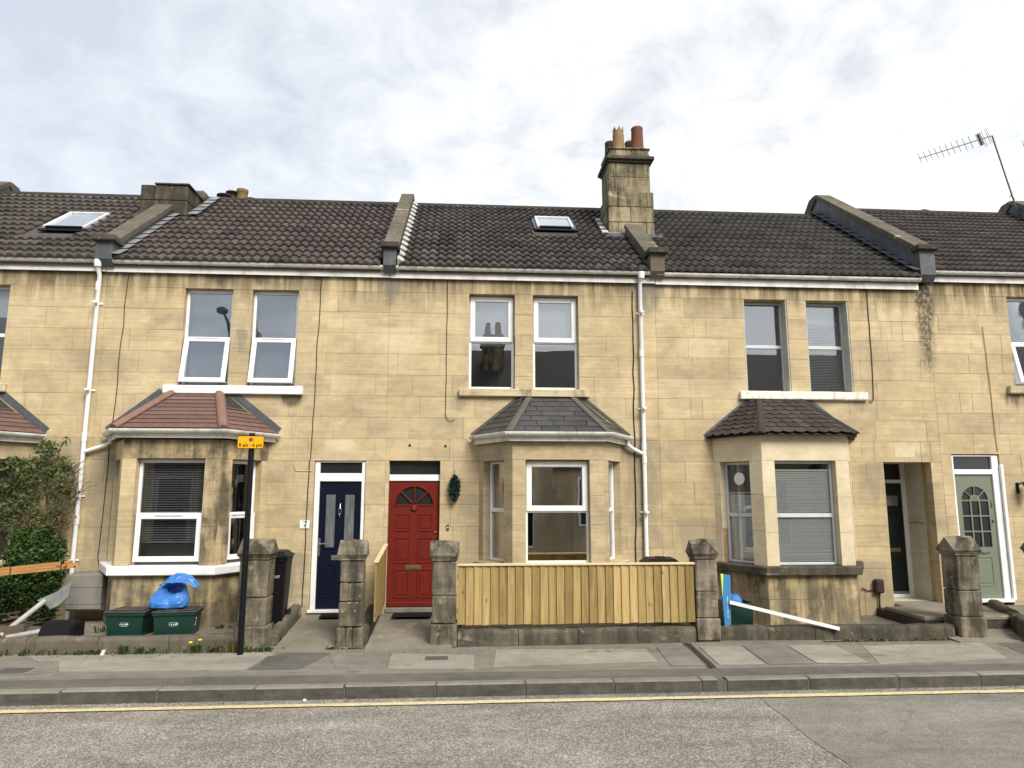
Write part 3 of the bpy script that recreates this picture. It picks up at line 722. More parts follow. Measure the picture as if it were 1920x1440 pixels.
def downpipe(house, pts, r=.034, clips=(), mat='white_plastic'):
    m = MB(); m.tube(pts, r, 12); dp = build(m, 'downpipe', mat, house)
    for x, z in clips:
        c = MB(); c.tube([(x, pts[0][1], z - .016), (x, pts[0][1], z + .016)], r + .007, 12); c.box(x - .07, x + .07, -.02, -.004, z - .014, z + .014)
        build(c, 'pipe_clip', mat, dp)
    return dp

PITCH = R(36)
CP, SP = math.cos(PITCH), math.sin(PITCH)
def tile_mesh(name, w, gauge, prof, mat, lift=.040):
    """one interlocking tile: rolls across, thick nose at the tail"""
    m = MB(); L = gauge + .05; n = len(prof)
    vs = [(x * w, 0, z + lift) for x, z in prof] + [(x * w, L, z) for x, z in prof] + [(x * w, .0, z + lift - .034 - z * .5) for x, z in prof]
    m.add(vs, [(i, i + 1, n + i + 1, n + i) for i in range(n - 1)], False)
    m.add(vs, [(2 * n + i, 2 * n + i + 1, i + 1, i) for i in range(n - 1)])
    m.add(vs, [(0, n, 2 * n), (n - 1, 3 * n - 1, 2 * n - 1)])
    return m.mesh(name, mat)
ROMAN = [(x_, z_ * 1.25) for x_, z_ in [(0, 0), (.06, .002), (.12, .020), (.19, .030), (.31, .030), (.38, .020), (.44, .002), (.5, 0), (.56, .002), (.62, .020), (.69, .030), (.81, .030), (.88, .020), (.94, .002), (1.0, 0)]]
PANT = [(0, 0), (.07, .012), (.13, .034), (.2, .040), (.28, .030), (.40, .008), (.5, 0), (.57, .012), (.63, .034), (.7, .040), (.78, .030), (.90, .008), (1, 0)]
def roof(house, x0, x1, z0, y0, rows, gauge, w, prof, mat, skips=(), ridge_mat='hip_grey', start=0.0, rg=None, back=True, ridge_y=None):
    yr = y0 + rows * gauge * CP; zr = z0 + rows * gauge * SP
    P = lambda s, n: (y0 + s * CP - n * SP, z0 + s * SP + n * CP)
    m = MB(); L = rows * gauge
    ya, za = P(.03, -.012); yb, zb_ = P(L, -.012)
    yd = 2 * yr - y0
    m.extr([(x0, ya, za), (x0, yb, zb_), (x0, yd, z0), (x0, yd, z0 - .1), (x0, yb, zb_ - .12), (x0, ya + .05, za - .08)], (x1 - x0, 0, 0))
    rf = build(m, 'roof', mat, house)
    w = (x1 - x0) / round((x1 - x0) / w); start = 0.0
    me = tile_mesh('roof_tile', w, gauge, prof, mat)
    o0 = origin(rf); tilt = math.atan2(.036, gauge)
    count = 0
    for r in range(rows):
        x = x0 + start
        while x < x1 - w * .35:
            cx, cs = x + w / 2, (r + .5) * gauge
            if not any(a - w * .32 < cx < b + w * .32 and c - gauge * .3 < cs < d + gauge * .3 for a, b, c, d in skips):
                y, z = P(r * gauge, .004 + (rg.uniform(-.003, .003)))
                if x + w <= x1 + .03:
                    o = link('roof_tile', me, rf)
                    o.location = Vector((x, y, z)) - o0; o.rotation_euler = (PITCH - tilt * .35 + rg.uniform(-.006, .006), 0, rg.uniform(-.004, .004))
                    count += 1
            x += w
    rl = .46; x = x0
    while x < x1 - .05:
        e = min(x + rl, x1); m = MB()
        ring = [(x + .003, yr + .115 * math.cos(R(k)) * 1.05, zr - .045 + .115 * math.sin(R(k))) for k in range(0, 181, 20)]
        m.extr(ring, (e - x - .006, 0, 0), True); build(m, 'ridge_tile', ridge_mat, rf); x = e
    return rf, P, (yr, zr)

def parapet(house, xc, w, z0, y0, yr, zr, h=.26, kneel=True, flash_side=0, mats=('coping_stone', 'lead'), from_s=.42, rg=None, to_s=None):
    """raised party wall between two roofs with a sloping coping"""
    L = (yr - y0) / CP
    P = lambda s, n: (y0 + s * CP - n * SP, z0 + s * SP + n * CP)
    ring = []
    for s, n in ((.02, -.1), (L, -.1)): ring.append((xc - w * .42, *P(s, n)))
    top_s = to_s if to_s else L
    ring = [(xc - w * .40, *P(.0, -.12)), (xc - w * .40, *P(top_s, -.12)), (xc - w * .40, *P(top_s, h - .07)), (xc - w * .40, *P(from_s, h - .07)), (xc - w * .40, P(0, 0)[0] - .02, P(from_s, h - .07)[1]), (xc - w * .40, P(0, 0)[0] - .02, z0 + .015)]
    m = MB(); m.extr(ring, (w * .80, 0, 0)); pw = build(m, 'parapet_wall', mats[1], house)
    n = 4; seg = (top_s - from_s + .02) / n
    for i in range(n):
        a, b = from_s - .02 + i * seg + .003, from_s - .02 + (i + 1) * seg - .003; k = MB()
        lo = [(xc - w / 2, *P(a, h - .07)), (xc + w / 2, *P(a, h - .07)), (xc + w / 2, *P(b, h - .07)), (xc - w / 2, *P(b, h - .07))]
        hi = [(x, y - .08 * SP, z + .08 * CP) for x, y, z in lo]
        k.hexa(lo, hi); build(k, 'coping_stone', mats[0], pw)
    if kneel:
        y, z = P(from_s, h - .07); k = MB()
        k.box(xc - w * .56, xc + w * .56, y0 - .10, y + .06, z - .045, z + .05, b=.012); build(k, 'kneeler_stone', 'black_stone', pw)
    if to_s is None:
        k = MB(); lo = [(xc - w / 2, *P(L - .002, h - .07)), (xc + w / 2, *P(L - .002, h - .07))]
        yk, zk = P(L, h - .07); k.extr([(xc - w / 2, yk, zk - .05), (xc - w / 2, yk, zk + .07), (xc - w / 2, yk + .25, zk + .05), (xc - w / 2, yk + 2.0, zk - 1.4), (xc - w / 2, yk + 2.0, zk - 1.55)], (w, 0, 0)); build(k, 'coping_stone', mats[0], pw)
    if flash_side:
        for i in range(int(top_s / .3)):
            s = i * .298 + .02; xa = xc + flash_side * w * .40; xb = xa + flash_side * .13; k = MB()
            q = [(min(xa, xb), *P(s, .098)), (max(xa, xb), *P(s, .098)), (max(xa, xb), *P(s + .31, .075)), (min(xa, xb), *P(s + .31, .075))]
            k.hexa(q, [(x, y - .01 * SP, z + .01 * CP) for x, y, z in q]); build(k, 'flashing', 'mortar_white' if flash_side == 2 else mats[-1] if len(mats) > 2 else 'bright_lead', pw)
    return pw

def skylight(house, P, x0, x1, s0, s1):
    T = lambda x, s, n: (x, *P(s, n))
    m = MB(); fw = .045
    m.box(x0, x0 + fw, s0, s1, .0, .10, T, .008); m.box(x1 - fw, x1, s0, s1, .0, .10, T, .008); m.box(x0 + fw, x1 - fw, s1 - fw, s1, .0, .10, T, .008)
    sk = build(m, 'skylight', 'grey_frame', house)
    m = MB(); m.box(x0 + fw, x1 - fw, s0, s0 + fw, .0, .095, T, .008); m.box(x0 - .05, x1 + .05, s0 - .10, s0 - .002, .03, .055, T, .006); build(m, 'lower_frame_or_shade_strip', 'black_paint', sk)
    m = MB(); m.box(x0 - .06, x0 - .002, s0, s1, .02, .05, T); m.box(x1 + .002, x1 + .06, s0, s1, .02, .05, T); build(m, 'flashing', 'lead', sk)
    m = MB(); m.box(x0 + fw, x1 - fw, s0 + fw, s1 - fw, .060, .068, T); build(m, 'pane', 'glass_skylight', sk)
    m = MB(); m.box(x0 + fw, x1 - fw, s0 + fw, s1 - fw, .02, .03, T); build(m, 'sky_glare_backing', 'blind_and_glare_white', sk)  # added white sheet that gives the pane the look of reflected sky
    return sk
def cable(house, pts, r=.006, mat='cable_black'):
    m = MB(); m.tube(pts, r, 6); return build(m, 'cable', mat, house)
def wobble(x0, z0, x1, z1, n, rg, amp=.012, y=-.012):
    return [(x0 + (x1 - x0) * i / n + (rg.uniform(-amp, amp) if 0 < i < n else 0), y, z0 + (z1 - z0) * i / n) for i in range(n + 1)]

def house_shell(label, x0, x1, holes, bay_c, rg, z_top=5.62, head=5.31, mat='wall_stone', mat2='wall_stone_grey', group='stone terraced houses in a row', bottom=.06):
    h = thing('terraced_house', label, 'house', ((x0 + x1) / 2, 0, 0), group)
    lines = [z_top, head]
    while lines[-1] - CH > bottom + .1: lines.append(lines[-1] - CH)
    lines.append(bottom)
    hb = holes + ([(bay_c - .66, bay_c + .66, .1, head - 7 * CH)] if bay_c is not None else [])
    m = MB()
    for a, b, c, d in rect_grid(x0, x1, bottom - .2, z_top, [(q[0] - .005, q[1] + .005, q[2] - .005, q[3] + .005) for q in hb]): m.box(a, b, .006, .26, c, d)
    wl = build(m, 'wall', 'mortar_joint', h)
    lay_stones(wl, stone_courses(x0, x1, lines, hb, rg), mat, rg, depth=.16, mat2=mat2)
    # rooms behind the windows
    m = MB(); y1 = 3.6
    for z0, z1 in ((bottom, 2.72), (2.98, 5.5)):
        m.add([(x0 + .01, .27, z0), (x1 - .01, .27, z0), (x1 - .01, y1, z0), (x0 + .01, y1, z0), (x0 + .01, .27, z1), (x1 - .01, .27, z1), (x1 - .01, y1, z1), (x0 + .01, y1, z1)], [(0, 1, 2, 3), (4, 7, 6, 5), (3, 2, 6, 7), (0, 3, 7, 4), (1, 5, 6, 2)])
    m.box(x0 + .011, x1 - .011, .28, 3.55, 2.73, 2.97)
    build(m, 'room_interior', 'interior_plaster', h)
    m = MB(); yb = 7.0      # rear wall, so that the house closes behind
    m.box(x0 + .003, x1 - .003, yb - .25, yb, -.1, 5.6); build(m, 'rear_wall', 'wall_stone_grey', h)
    return h, wl

def door_panel(m, T, x0, x1, z0, z1, y, d=.014):
    """raised moulding ring with a sunk field"""
    fr = .022
    for a, b, c, e in ((x0, x1, z1 - fr, z1), (x0, x1, z0, z0 + fr), (x0, x0 + fr, z0 + fr, z1 - fr), (x1 - fr, x1, z0 + fr, z1 - fr)):
        m.box(a, b, y - d * .7, y + .002, c, e, T, .006)
    m.box(x0 + .05, x1 - .05, y - d * .55, y + .002, z0 + .05, z1 - .05, T, .008)

# ================================================================== the five houses in view
rg = random.Random(11)
UP = (3.715, 5.31)                           # sill and head of the upper windows
def uphole(a, b): return (a, b, 5.31 - 5 * CH, 5.31)

# ---------------------------------------------------------------- house at the left edge
H6, w6 = house_shell('stone terraced house at the left edge with a climbing shrub on its wall', -10.2, -5.73,
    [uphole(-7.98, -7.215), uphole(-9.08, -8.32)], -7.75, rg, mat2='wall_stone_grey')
for a, b in ((-7.98, -7.215), (-9.08, -8.32)):
    wn = sash_window(H6, ident, a, b, *UP, 'plain'); sheet_blind(wn, ident, a + .05, b - .05, .24, 4.85, 5.27, 'roller_blind')
sill(H6, -9.25, -7.09, 3.5756, 3.71, 'old_sill', rag=.004, rg=rg)
sh, wins, _ = bay(H6, -7.75, ['wall_stone'], 1.0, 'plain', rg, frame='white_plastic')
bay_roof(H6, -7.75, 2.93, 3.56, 'course', rg, hip='hip_brown', tile='brown_tile', rows=9)
gutter(H6, [(-7.75 - 1.24, 0), (-7.75 - .74, -.88), (-7.75 + .74, -.88), (-7.75 + 1.24, 0)], 2.915, fh=.10, fo=.015)
gutter(H6, [(-10.2, 0), (-5.735, 0)], 5.72, fh=.14, fo=.06, brackets=[(-9.4, 0), (-8.4, 0), (-7.4, 0), (-6.4, 0)])
r6, P6, (yr, zr) = roof(H6, -10.1, -5.86, 5.70, -.18, 14, .299, .30, ROMAN, 'roof_tile_taupe', [(-7.45, -6.72, 1.42, 2.58), (-6.26, -5.4, 2.66, 3.9)], rg=rg)
skylight(H6, P6, -7.44, -6.72, 1.56, 2.58)
parapet(H6, -9.50, .30, 5.70, -.18, yr, zr, flash_side=0, rg=rg)
parapet(H6, -5.73, .33, 5.70, -.18, yr, zr, h=.24, to_s=2.72, from_s=.36, flash_side=1, rg=rg)
# stump of the shared chimney
CH6 = MB(); CH6.box(-6.22, -5.37, 1.98, 3.0, 6.6, 7.2); ch = build(CH6, 'chimney', 'black_stone', H6)
for k, (za, zb, cuts) in enumerate(((7.10, 7.31, (-6.24, -5.7, -5.35)), (7.31, 7.62, (-6.24, -5.88, -5.35)), (7.62, 7.93, (-6.24, -5.98, -5.35)))):
    for a, b in zip(cuts, cuts[1:]):
        m = MB(); m.box(a + .003, b - .003, 1.96, 3.02, za + .003, zb - .003, b=.012); build(m, 'stone_block', 'dark_chimney', ch)
m = MB(); m.box(-5.98, -5.32, 1.93, 3.05, 7.93, 7.965, b=.008); build(m, 'cap_slab', 'black_stone', ch)
m = MB(); m.lathe([(.26, 0), (.22, .02), (.1, .035)], (-5.95, 2.3, 7.93), 9); build(m, 'mortar_cap', 'mortar_white', ch)
m = MB()
Tf = lambda x, s, n: (x, *P6(s, n))
m.box(-5.60, -5.335, 1.925, 1.955, 6.98, 7.17); m.box(-5.345, -5.315, 1.95, 3.05, 6.95, 7.13, lambda x, y, z: (x, y, z + (y - 1.95) * .72)); build(m, 'lead_flashing', 'bright_lead', ch)
for i in range(5):
    m = MB(); m.hexa([Tf(x, s, n) for x, s, n in ((-5.31, 2.62 + i * .299, .098), (-5.13, 2.62 + i * .299, .098), (-5.13, 2.93 + i * .299, .075), (-5.31, 2.93 + i * .299, .075))], [Tf(x, s, n + .01) for x, s, n in ((-5.31, 2.62 + i * .299, .098), (-5.13, 2.62 + i * .299, .098), (-5.13, 2.93 + i * .299, .075), (-5.31, 2.93 + i * .299, .075))]); build(m, 'lead_soaker', 'bright_lead', ch)
# downpipe with the branch from the next bay
dp = downpipe(H6, [(-5.83, -.13, 5.70), (-5.83, -.13, 5.60), (-5.83, -.055, 5.48), (-5.835, -.055, 3.0), (-5.845, -.055, .10)], clips=((-5.83, 5.02), (-5.83, 3.62), (-5.84, 1.98), (-5.845, 1.02)))
m = MB(); m.lathe([(.05, -.06), (.062, .02), (.06, .05)], (-5.83, -.14, 5.66), 12); build(m, 'gutter_outlet', 'white_plastic', dp)
for z in (2.88, 1.62, 5.3):
    m = MB(); m.tube([(-5.837, -.055, z - .07), (-5.837, -.055, z + .07)], .041, 12); build(m, 'pipe_collar', 'white_plastic', dp)
# concrete meter housing built out under the pipe
m = MB(); m.extr([(-5.71, .0, .37), (-5.71, -.36, .325), (-5.71, -.42, .36), (-5.71, -.42, .835), (-5.71, -.40, .85), (-5.71, .0, .86)], (.50, 0, 0)); mh = build(m, 'meter_housing', 'concrete', H6)
m = MB(); m.box(-5.713, -5.207, -.4225, -.10, .66, .666); m.box(-5.713, -5.207, -.4225, -.10, .425, .430); build(m, 'joint', 'mortar_grey', mh)

# ---------------------------------------------------------------- house with the blue door
D7 = (-2.32, -1.52, .2, 5.31 - 8 * CH)
H7, w7 = house_shell('stone terraced house with the dark blue front door and white painted bay sill', -5.73, -1.21,
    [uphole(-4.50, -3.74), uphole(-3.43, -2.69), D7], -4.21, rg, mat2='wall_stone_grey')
for a, b in ((-4.50, -3.74), (-3.43, -2.69)):
    wn = sash_window(H7, ident, a, b, *UP, 'tilt', .10, 'glass_bright', zm=4.50); sheet_blind(wn, ident, a + .05, b - .05, .26, 3.8, 5.27, 'grey_blind')
sill(H7, -4.72, -2.55, 3.5756, 3.712, 'white_paint', rag=.003, rg=rg)
sh, wins, _ = bay(H7, -4.21, ['wall_stone', 'sooty_stone'], 1.0, 'tilt', rg, zt=2.80, apron_mat='damp_stone', sill_mat='white_paint', zm=1.71, soot={(1, 'lintel'), (1, 'right'), (2, 'left'), (2, 'lintel')})
for i, (wn, T, o) in enumerate(wins):
    slat_blind(wn, T, o[0] + .05, o[1] - .05, .225, 1.76 if i != 1 else 1.30, 2.46, 'blind_dark', .38, .034)
    if i != 1: slat_blind(wn, T, o[0] + .05, o[1] - .05, .235, 1.05, 1.72, 'blind_dark', .38, .034)
wn, T, o = wins[1]
sheet_blind(wn, T, o[0] + .05, o[1] - .05, .45, 1.02, 1.28, 'grey_blind', 'window_seat')
bay_roof(H7, -4.21, 2.95, 3.58, 'course', rg, hip='hip_brown', tile='brown_tile', rows=9)
gutter(H7, [(-4.21 - 1.26, 0), (-4.21 - .745, -.885), (-4.21 + .745, -.885), (-4.21 + 1.26, 0)], 2.935, fh=.09, fo=.015,
       brackets=[(-4.8, -.885), (-4.0, -.885)])
dp7 = downpipe(H7, [(-5.43, -.09, 2.90), (-5.43, -.09, 2.80), (-5.50, -.075, 2.755), (-5.80, -.06, 2.66)], .031)
gutter(H7, [(-5.725, 0), (-1.215, 0)], 5.715, fh=.14, fo=.06, brackets=[(-5.2, 0), (-4.2, 0), (-3.2, 0), (-2.25, 0)])
r7, P7, _ = roof(H7, -5.58, -1.37, 5.70, -.18, 14, .299, .30, ROMAN, 'roof_tile_brown', [(-5.7, -5.36, 2.66, 3.9)], rg=rg)
parapet(H7, -1.21, .26, 5.70, -.18, yr, zr, h=.25, from_s=.34, rg=rg)
k = MB()
for i in range(14):
    s = .03 + i * .299
    q = [(-1.09, *P7(s, .0)), (-.97, *P7(s, .045)), (-.97, *P7(s + .21, .03)), (-1.09, *P7(s + .21, .01))]
    k.hexa(q, [(-1.085, *P7(s, .13)), (-1.0, *P7(s + .01, .085)), (-1.0, *P7(s + .20, .07)), (-1.085, *P7(s + .21, .12))])
build(k, 'mortar_fillet', 'mortar_white', H7)
# rear chimney seen over the ridge
m = MB(); m.box(-5.75, -4.75, 5.0, 5.6, 7.0, 8.86); rc = build(m, 'rear_chimney', 'chimney_stone', H7)
for px, r, h, mt in ((-5.39, .135, .46, 'buff_clay'), (-5.17, .12, .24, 'terracotta')):
    m = MB(); m.lathe([(r * 1.05, 0), (r, .05), (r * .92, h - .08), (r * 1.02, h - .07), (r * 1.02, h)], (px, 5.3, 8.86), 14); build(m, 'chimney_pot', mt, rc)
for px, py, z in ((-5.78, 5.2, .22), (-5.66, 5.45, .40)):
    m = MB(); m.lathe([(.02, 0), (.175, .02), (.175, .045), (.05, .07)], (px, py, 8.86 + z), 14); m.tube([(px, py, 8.8), (px, py, 8.87 + z)], .10, 10); build(m, 'chimney_cowl', 'dark_clay', rc)
m = MB(); m.box(-5.95, -5.6, 3.5, 3.9, 8.05, 8.52, b=.05); build(m, 'rear_coping', 'coping_stone', H7)
# blue door
T = ident
m = MB(); y0, y1 = .03, .10
m.box(-2.315, -2.235, y0, y1, .25, 2.53, b=.006); m.box(-1.60 + .02, -1.525, y0, y1, .25, 2.53, b=.006); m.box(-2.235, -1.58, y0, y1, 2.205, 2.335, b=.006); m.box(-2.235, -1.58, y0, y1, 2.505, 2.53)
m.box(-2.34, -1.51, -.045, .14, .205, .248, b=.006)
dr = build(m, 'door_frame', 'white_plastic', H7)
m = MB(); m.box(-2.235, -1.58, .06, .066, 2.335, 2.505); build(m, 'fanlight', 'dark_glass', dr)
for xx in (-2.12, -1.66):
    m = MB(); m.box(xx - .018, xx + .018, .0285, .0305, 2.23, 2.24); build(m, 'drip_slot', 'grey_frame', dr)
m = MB(); m.box(-2.23, -1.585, .062, .105, .25, 2.20)
for a, b in ((-2.16, -1.945), (-1.865, -1.65)):
    fr = .035
    for q in ((a, b, 2.0, 2.035), (a, b, .99 + .16, .99 + .195), (a, a + fr, 1.185, 2.0), (b - fr, b, 1.185, 2.0)): m.box(q[0], q[1], .048, .063, q[2], q[3], b=.006)
    door_panel(m, T, a, b, .42, .93, .062)
m.box(-2.2, -1.6, .045, .062, .275, .335, b=.006)
dl = build(m, 'door', 'blue_door', H7, label='dark blue panelled door with two frosted glass strips')
for a, b in ((-2.16, -1.945), (-1.865, -1.65)):
    m = MB(); m.box(a + .035, b - .035, .057, .061, 1.185, 2.0); build(m, 'glass_panel', 'frosted_glass', dl)
m = MB(); m.box(-2.222, -2.190, .048, .062, 1.05, 1.32, b=.006); m.tube([(-2.206, .04, 1.24), (-2.206, .015, 1.24), (-2.09, .012, 1.24)], .009, 8); build(m, 'handle', 'chrome', dl)
m = MB(); m.box(-2.02, -1.79, .05, .062, .985, 1.06, b=.006); m.box(-2.0, -1.81, .046, .051, 1.0, 1.045, b=.005); build(m, 'letterbox', 'chrome', dl)
m = MB(); m.tube([(-1.905, .04, 1.79), (-1.905, .055, 1.81), (-1.905, .06, 1.86)], [.012, .014, .006], 8); m.tube([(-1.905 + .022 * math.sin(a), .035, 1.74 + .052 * math.cos(a)) for a in [R(k * 30) for k in range(13)]], .006, 6); m.tube([(-1.905, .045, 1.64), (-1.905, .04, 1.69)], [.004, .012], 8); build(m, 'knocker', 'chrome', dl)
# broken edge of the lintel over the door
m = MB()
for i in range(9):
    a = -2.32 + i * .088; m.box(a, a + .086, -.003, .028, 2.531, 2.548 + rg.uniform(.0, .022), b=.004)
build(m, 'chipped_lintel', 'old_sill', H7)
m = MB(); m.box(-2.51, -2.36, -.014, -.001, 1.475, 1.60, b=.003); npl = build(m, 'number_plate', 'white_plastic', H7)
text('house_number', '7', .13, 'ink_black', lambda x, y, z: (-2.425 + x, -.0145 + y, 1.537 + z), npl)
cable(H7, [(-5.40, -.012, 5.52)] + wobble(-5.41, 5.3, -5.455, 3.10, 7, rg) + [(-5.50, -.012, 3.0), (-5.48, -.012, 2.86)] + wobble(-5.475, 2.7, -5.50, 1.05, 6, rg) + [(-5.47, -.014, .92), (-5.42, -.016, .87)])
cable(H7, wobble(-2.33, 5.53, -2.385, 2.56, 14, rg, .008))
cable(H7, wobble(-2.40, 2.54, -2.42, .30, 9, rg, .008), .007)
cable(H7, [(-2.62, -.01, 3.35), (-2.63, -.01, 2.9), (-2.64, -.01, 2.45), (-2.60, -.01, 2.37), (-2.33, -.01, 2.365)], .005, 'cable_white')

# ---------------------------------------------------------------- house with the red door
D8 = (-1.15, -.34, .2, 5.31 - 8 * CH)
H8, w8 = house_shell('stone terraced house with the red front door and slate roofed bay', -1.21, 3.25,
    [uphole(.10, .86), uphole(1.165, 1.93), D8], 1.455, rg)
for a, b in ((.10, .86), (1.165, 1.93)):
    wn = sash_window(H8, ident, a, b, *UP, 'top_hung', .13, 'glass_bright', zm=4.53); sheet_blind(wn, ident, a + .05, b - .05, .28, 4.50, 5.27, 'roller_blind')
sill(H8, -.055, 2.09, 3.5756, 3.70, 'old_sill', rag=.007, rg=rg)
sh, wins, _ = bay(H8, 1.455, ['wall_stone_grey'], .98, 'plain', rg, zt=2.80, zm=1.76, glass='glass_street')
wn, T, o = wins[1]
s = MB(); frame_bars(s, o[0] + .015, o[1] - .015, .12 - .022, .12 - .001, 1.75, 2.50, .085, .085, .085, .085, T, .008); build(s, 'sash', 'white_plastic', wn)
bay_roof(H8, 1.455, 2.93, 3.57, 'slate', rg, hip='mortar_grey', tile='slate', rows=7, wdt=.26)
gutter(H8, [(1.455 - 1.24, 0), (1.455 - .74, -.88), (1.455 + .74, -.88), (1.455 + 1.24, 0)], 2.925, fh=.10, fo=.015, brackets=[(.95, -.88), (1.455, -.88), (2.0, -.88)])
gutter(H8, [(-1.205, 0), (3.245, 0)], 5.715, fh=.145, fo=.06, brackets=[(-.75, 0), (.25, 0), (1.2, 0), (2.2, 0)])
m = MB(); m.sweep([(-.62, 0), (-.46, 0)], [(o_ * 1.06 + .058, 5.715 + q * 1.12) for o_, q in GUT]); build(m, 'gutter_union', 'gutter_plastic', H8)
r8, P8, _ = roof(H8, -1.06, 3.12, 5.70, -.18, 14, .299, .30, ROMAN, 'roof_tile_dark', [(1.44, 2.16, 2.33, 3.22), (2.80, 3.9, 2.20, 3.2)], rg=rg, start=.02)
skylight(H8, P8, 1.44, 2.16, 2.45, 3.22)
parapet(H8, 3.26, .30, 5.70, -.18, yr, zr, h=.22, to_s=2.22, from_s=.40, rg=rg, mats=('coping_stone', 'coping_stone'))
dp8 = downpipe(H8, [(2.985, -.13, 5.68), (2.985, -.12, 5.60), (2.98, -.055, 5.50), (2.975, -.055, 3.0), (2.965, -.055, .20)], clips=((2.98, 5.02), (2.978, 3.40), (2.97, 1.72), (2.966, .6)))
m = MB(); m.tube([(2.70, -.10, 2.90), (2.70, -.09, 2.80), (2.78, -.075, 2.74), (2.94, -.06, 2.66)], .031, 10); build(m, 'branch_pipe', 'white_plastic', dp8)
for z in (4.33, 2.78, 2.56):
    m = MB(); m.tube([(2.975, -.055, z - .06), (2.975, -.055, z + .06)], .041, 12); build(m, 'pipe_collar', 'white_plastic', dp8)
m = MB(); m.lathe([(.05, -.06), (.062, .02), (.06, .05)], (2.985, -.14, 5.655), 12); build(m, 'gutter_outlet', 'white_plastic', dp8)
# chimney with four pots
m = MB(); m.box(2.87, 3.69, 1.66, 2.40, 6.4, 8.75); ch8 = build(m, 'chimney', 'chimney_stone', H8)
def course(x0, x1, y0, y1, za, zb, cuts, mat='chimney_stone'):
    c = [x0] + list(cuts) + [x1]
    for a, b in zip(c, c[1:]):
        k = MB(); k.box(a + .003, b - .003, y0, y1, za + .003, zb - .003, b=.011); build(k, 'stone_block', mat, ch8)
course(2.83, 3.74, 1.60, 2.44, 6.72, 7.28, (3.02, 3.58)); course(2.83, 3.74, 1.60, 2.44, 7.28, 7.60, (3.27,)); course(2.83, 3.74, 1.60, 2.44, 7.60, 7.92, (3.02, 3.60))
course(2.89, 3.68, 1.65, 2.40, 7.92, 8.24, (2.98,)); course(2.89, 3.68, 1.65, 2.40, 8.24, 8.54, (3.0, 3.57))
m = MB(); m.box(2.80, 3.77, 1.55, 2.49, 8.585, 8.66, b=.012); m.box(2.845, 3.725, 1.60, 2.44, 8.54, 8.585, b=.01); build(m, 'cornice', 'black_stone', ch8)
course(2.89, 3.68, 1.65, 2.40, 8.66, 8.83, (3.0, 3.22, 3.33))
m = MB(); m.box(2.86, 3.71, 1.62, 2.43, 8.83, 8.865, b=.012); build(m, 'cap_slab', 'chimney_stone', ch8)
def pot(x, y, r, h, mat, crown=False):
    m = MB(); m.lathe([(r * 1.12, 0), (r * 1.10, .03), (r * 1.02, .10), (r * .92, h - .06), (r * .97, h - .05), (r * .98, h - .02), (r * .86, h)] if not crown else [(r * 1.08, 0), (r * 1.05, .05), (r * .98, h - .16), (r * 1.03, h - .14), (r * .95, h - .10)], (x, y, 8.865), 18, close=False)
    if crown:
        for k in range(6):
            a0, a1 = R(k * 60 + 4), R(k * 60 + 56); am = (a0 + a1) / 2; ring = []
            for a, z in ((a0, h - .12), (a1, h - .12), (a1, h - .05), ((a1 + am) / 2, h - .015), (am, h + .035), ((a0 + am) / 2, h - .015), (a0, h - .05)): ring.append((x + r * .95 * math.cos(a), y + r * .95 * math.sin(a), 8.865 + z))
            m.extr(ring, (-math.cos(am) * .02, -math.sin(am) * .02, 0))
    m.lathe([(r * .8, h - .3), (r * .8, h - .29)], (x, y, 8.865), 12)
    return build(m, 'chimney_pot', mat, ch8)
pot(3.11, 1.83, .115, .48, 'buff_clay', True)['label'] = 'buff clay pot with a crown of points'
pot(3.50, 1.83, .125, .53, 'terracotta')['label'] = 'tall red clay pot'
pot(3.02, 2.22, .11, .40, 'dark_clay'); pot(3.44, 2.22, .11, .42, 'terracotta')
m = MB(); m.box(2.80, 3.10, 1.57, 1.597, 6.90, 7.06); m.box(3.42, 3.76, 1.57, 1.597, 6.90, 7.04); build(m, 'lead_flashing', 'bright_lead', ch8)
Tf8 = lambda x, s, n: (x, *P8(s, n))
m = MB()
for i in range(4): m.box(2.68 + .01 * i, 2.80, 2.12 + i * .30, 2.30 + i * .30, .06, .088, Tf8)
build(m, 'mortar_fillet', 'mortar_white', ch8)
m = MB(); m.box(2.72, 3.86, 1.98, 2.22, .030, .055, Tf8); build(m, 'lead_apron', 'lead', ch8)
# red door
m = MB(); m.box(-1.15, -.34, .06, .13, 2.215, 2.315, b=.006); m.box(-1.15, -.34, .10, .106, 2.315, 2.53); dr = build(m, 'door_transom', ['white_paint'], H8)
m = MB(); m.box(-1.145, -.345, .094, .099, 2.318, 2.53); build(m, 'fanlight', 'dark_glass', dr)
m = MB(); m.box(-1.16, -.33, -.02, .14, .195, .262, b=.006); build(m, 'door_step', 'concrete', H8)
LX0, LX1, LZ0, LZ1 = -1.148, -.342, .265, 2.212
m = MB(); cx_, cz_, rr = -.745, 1.83, .305
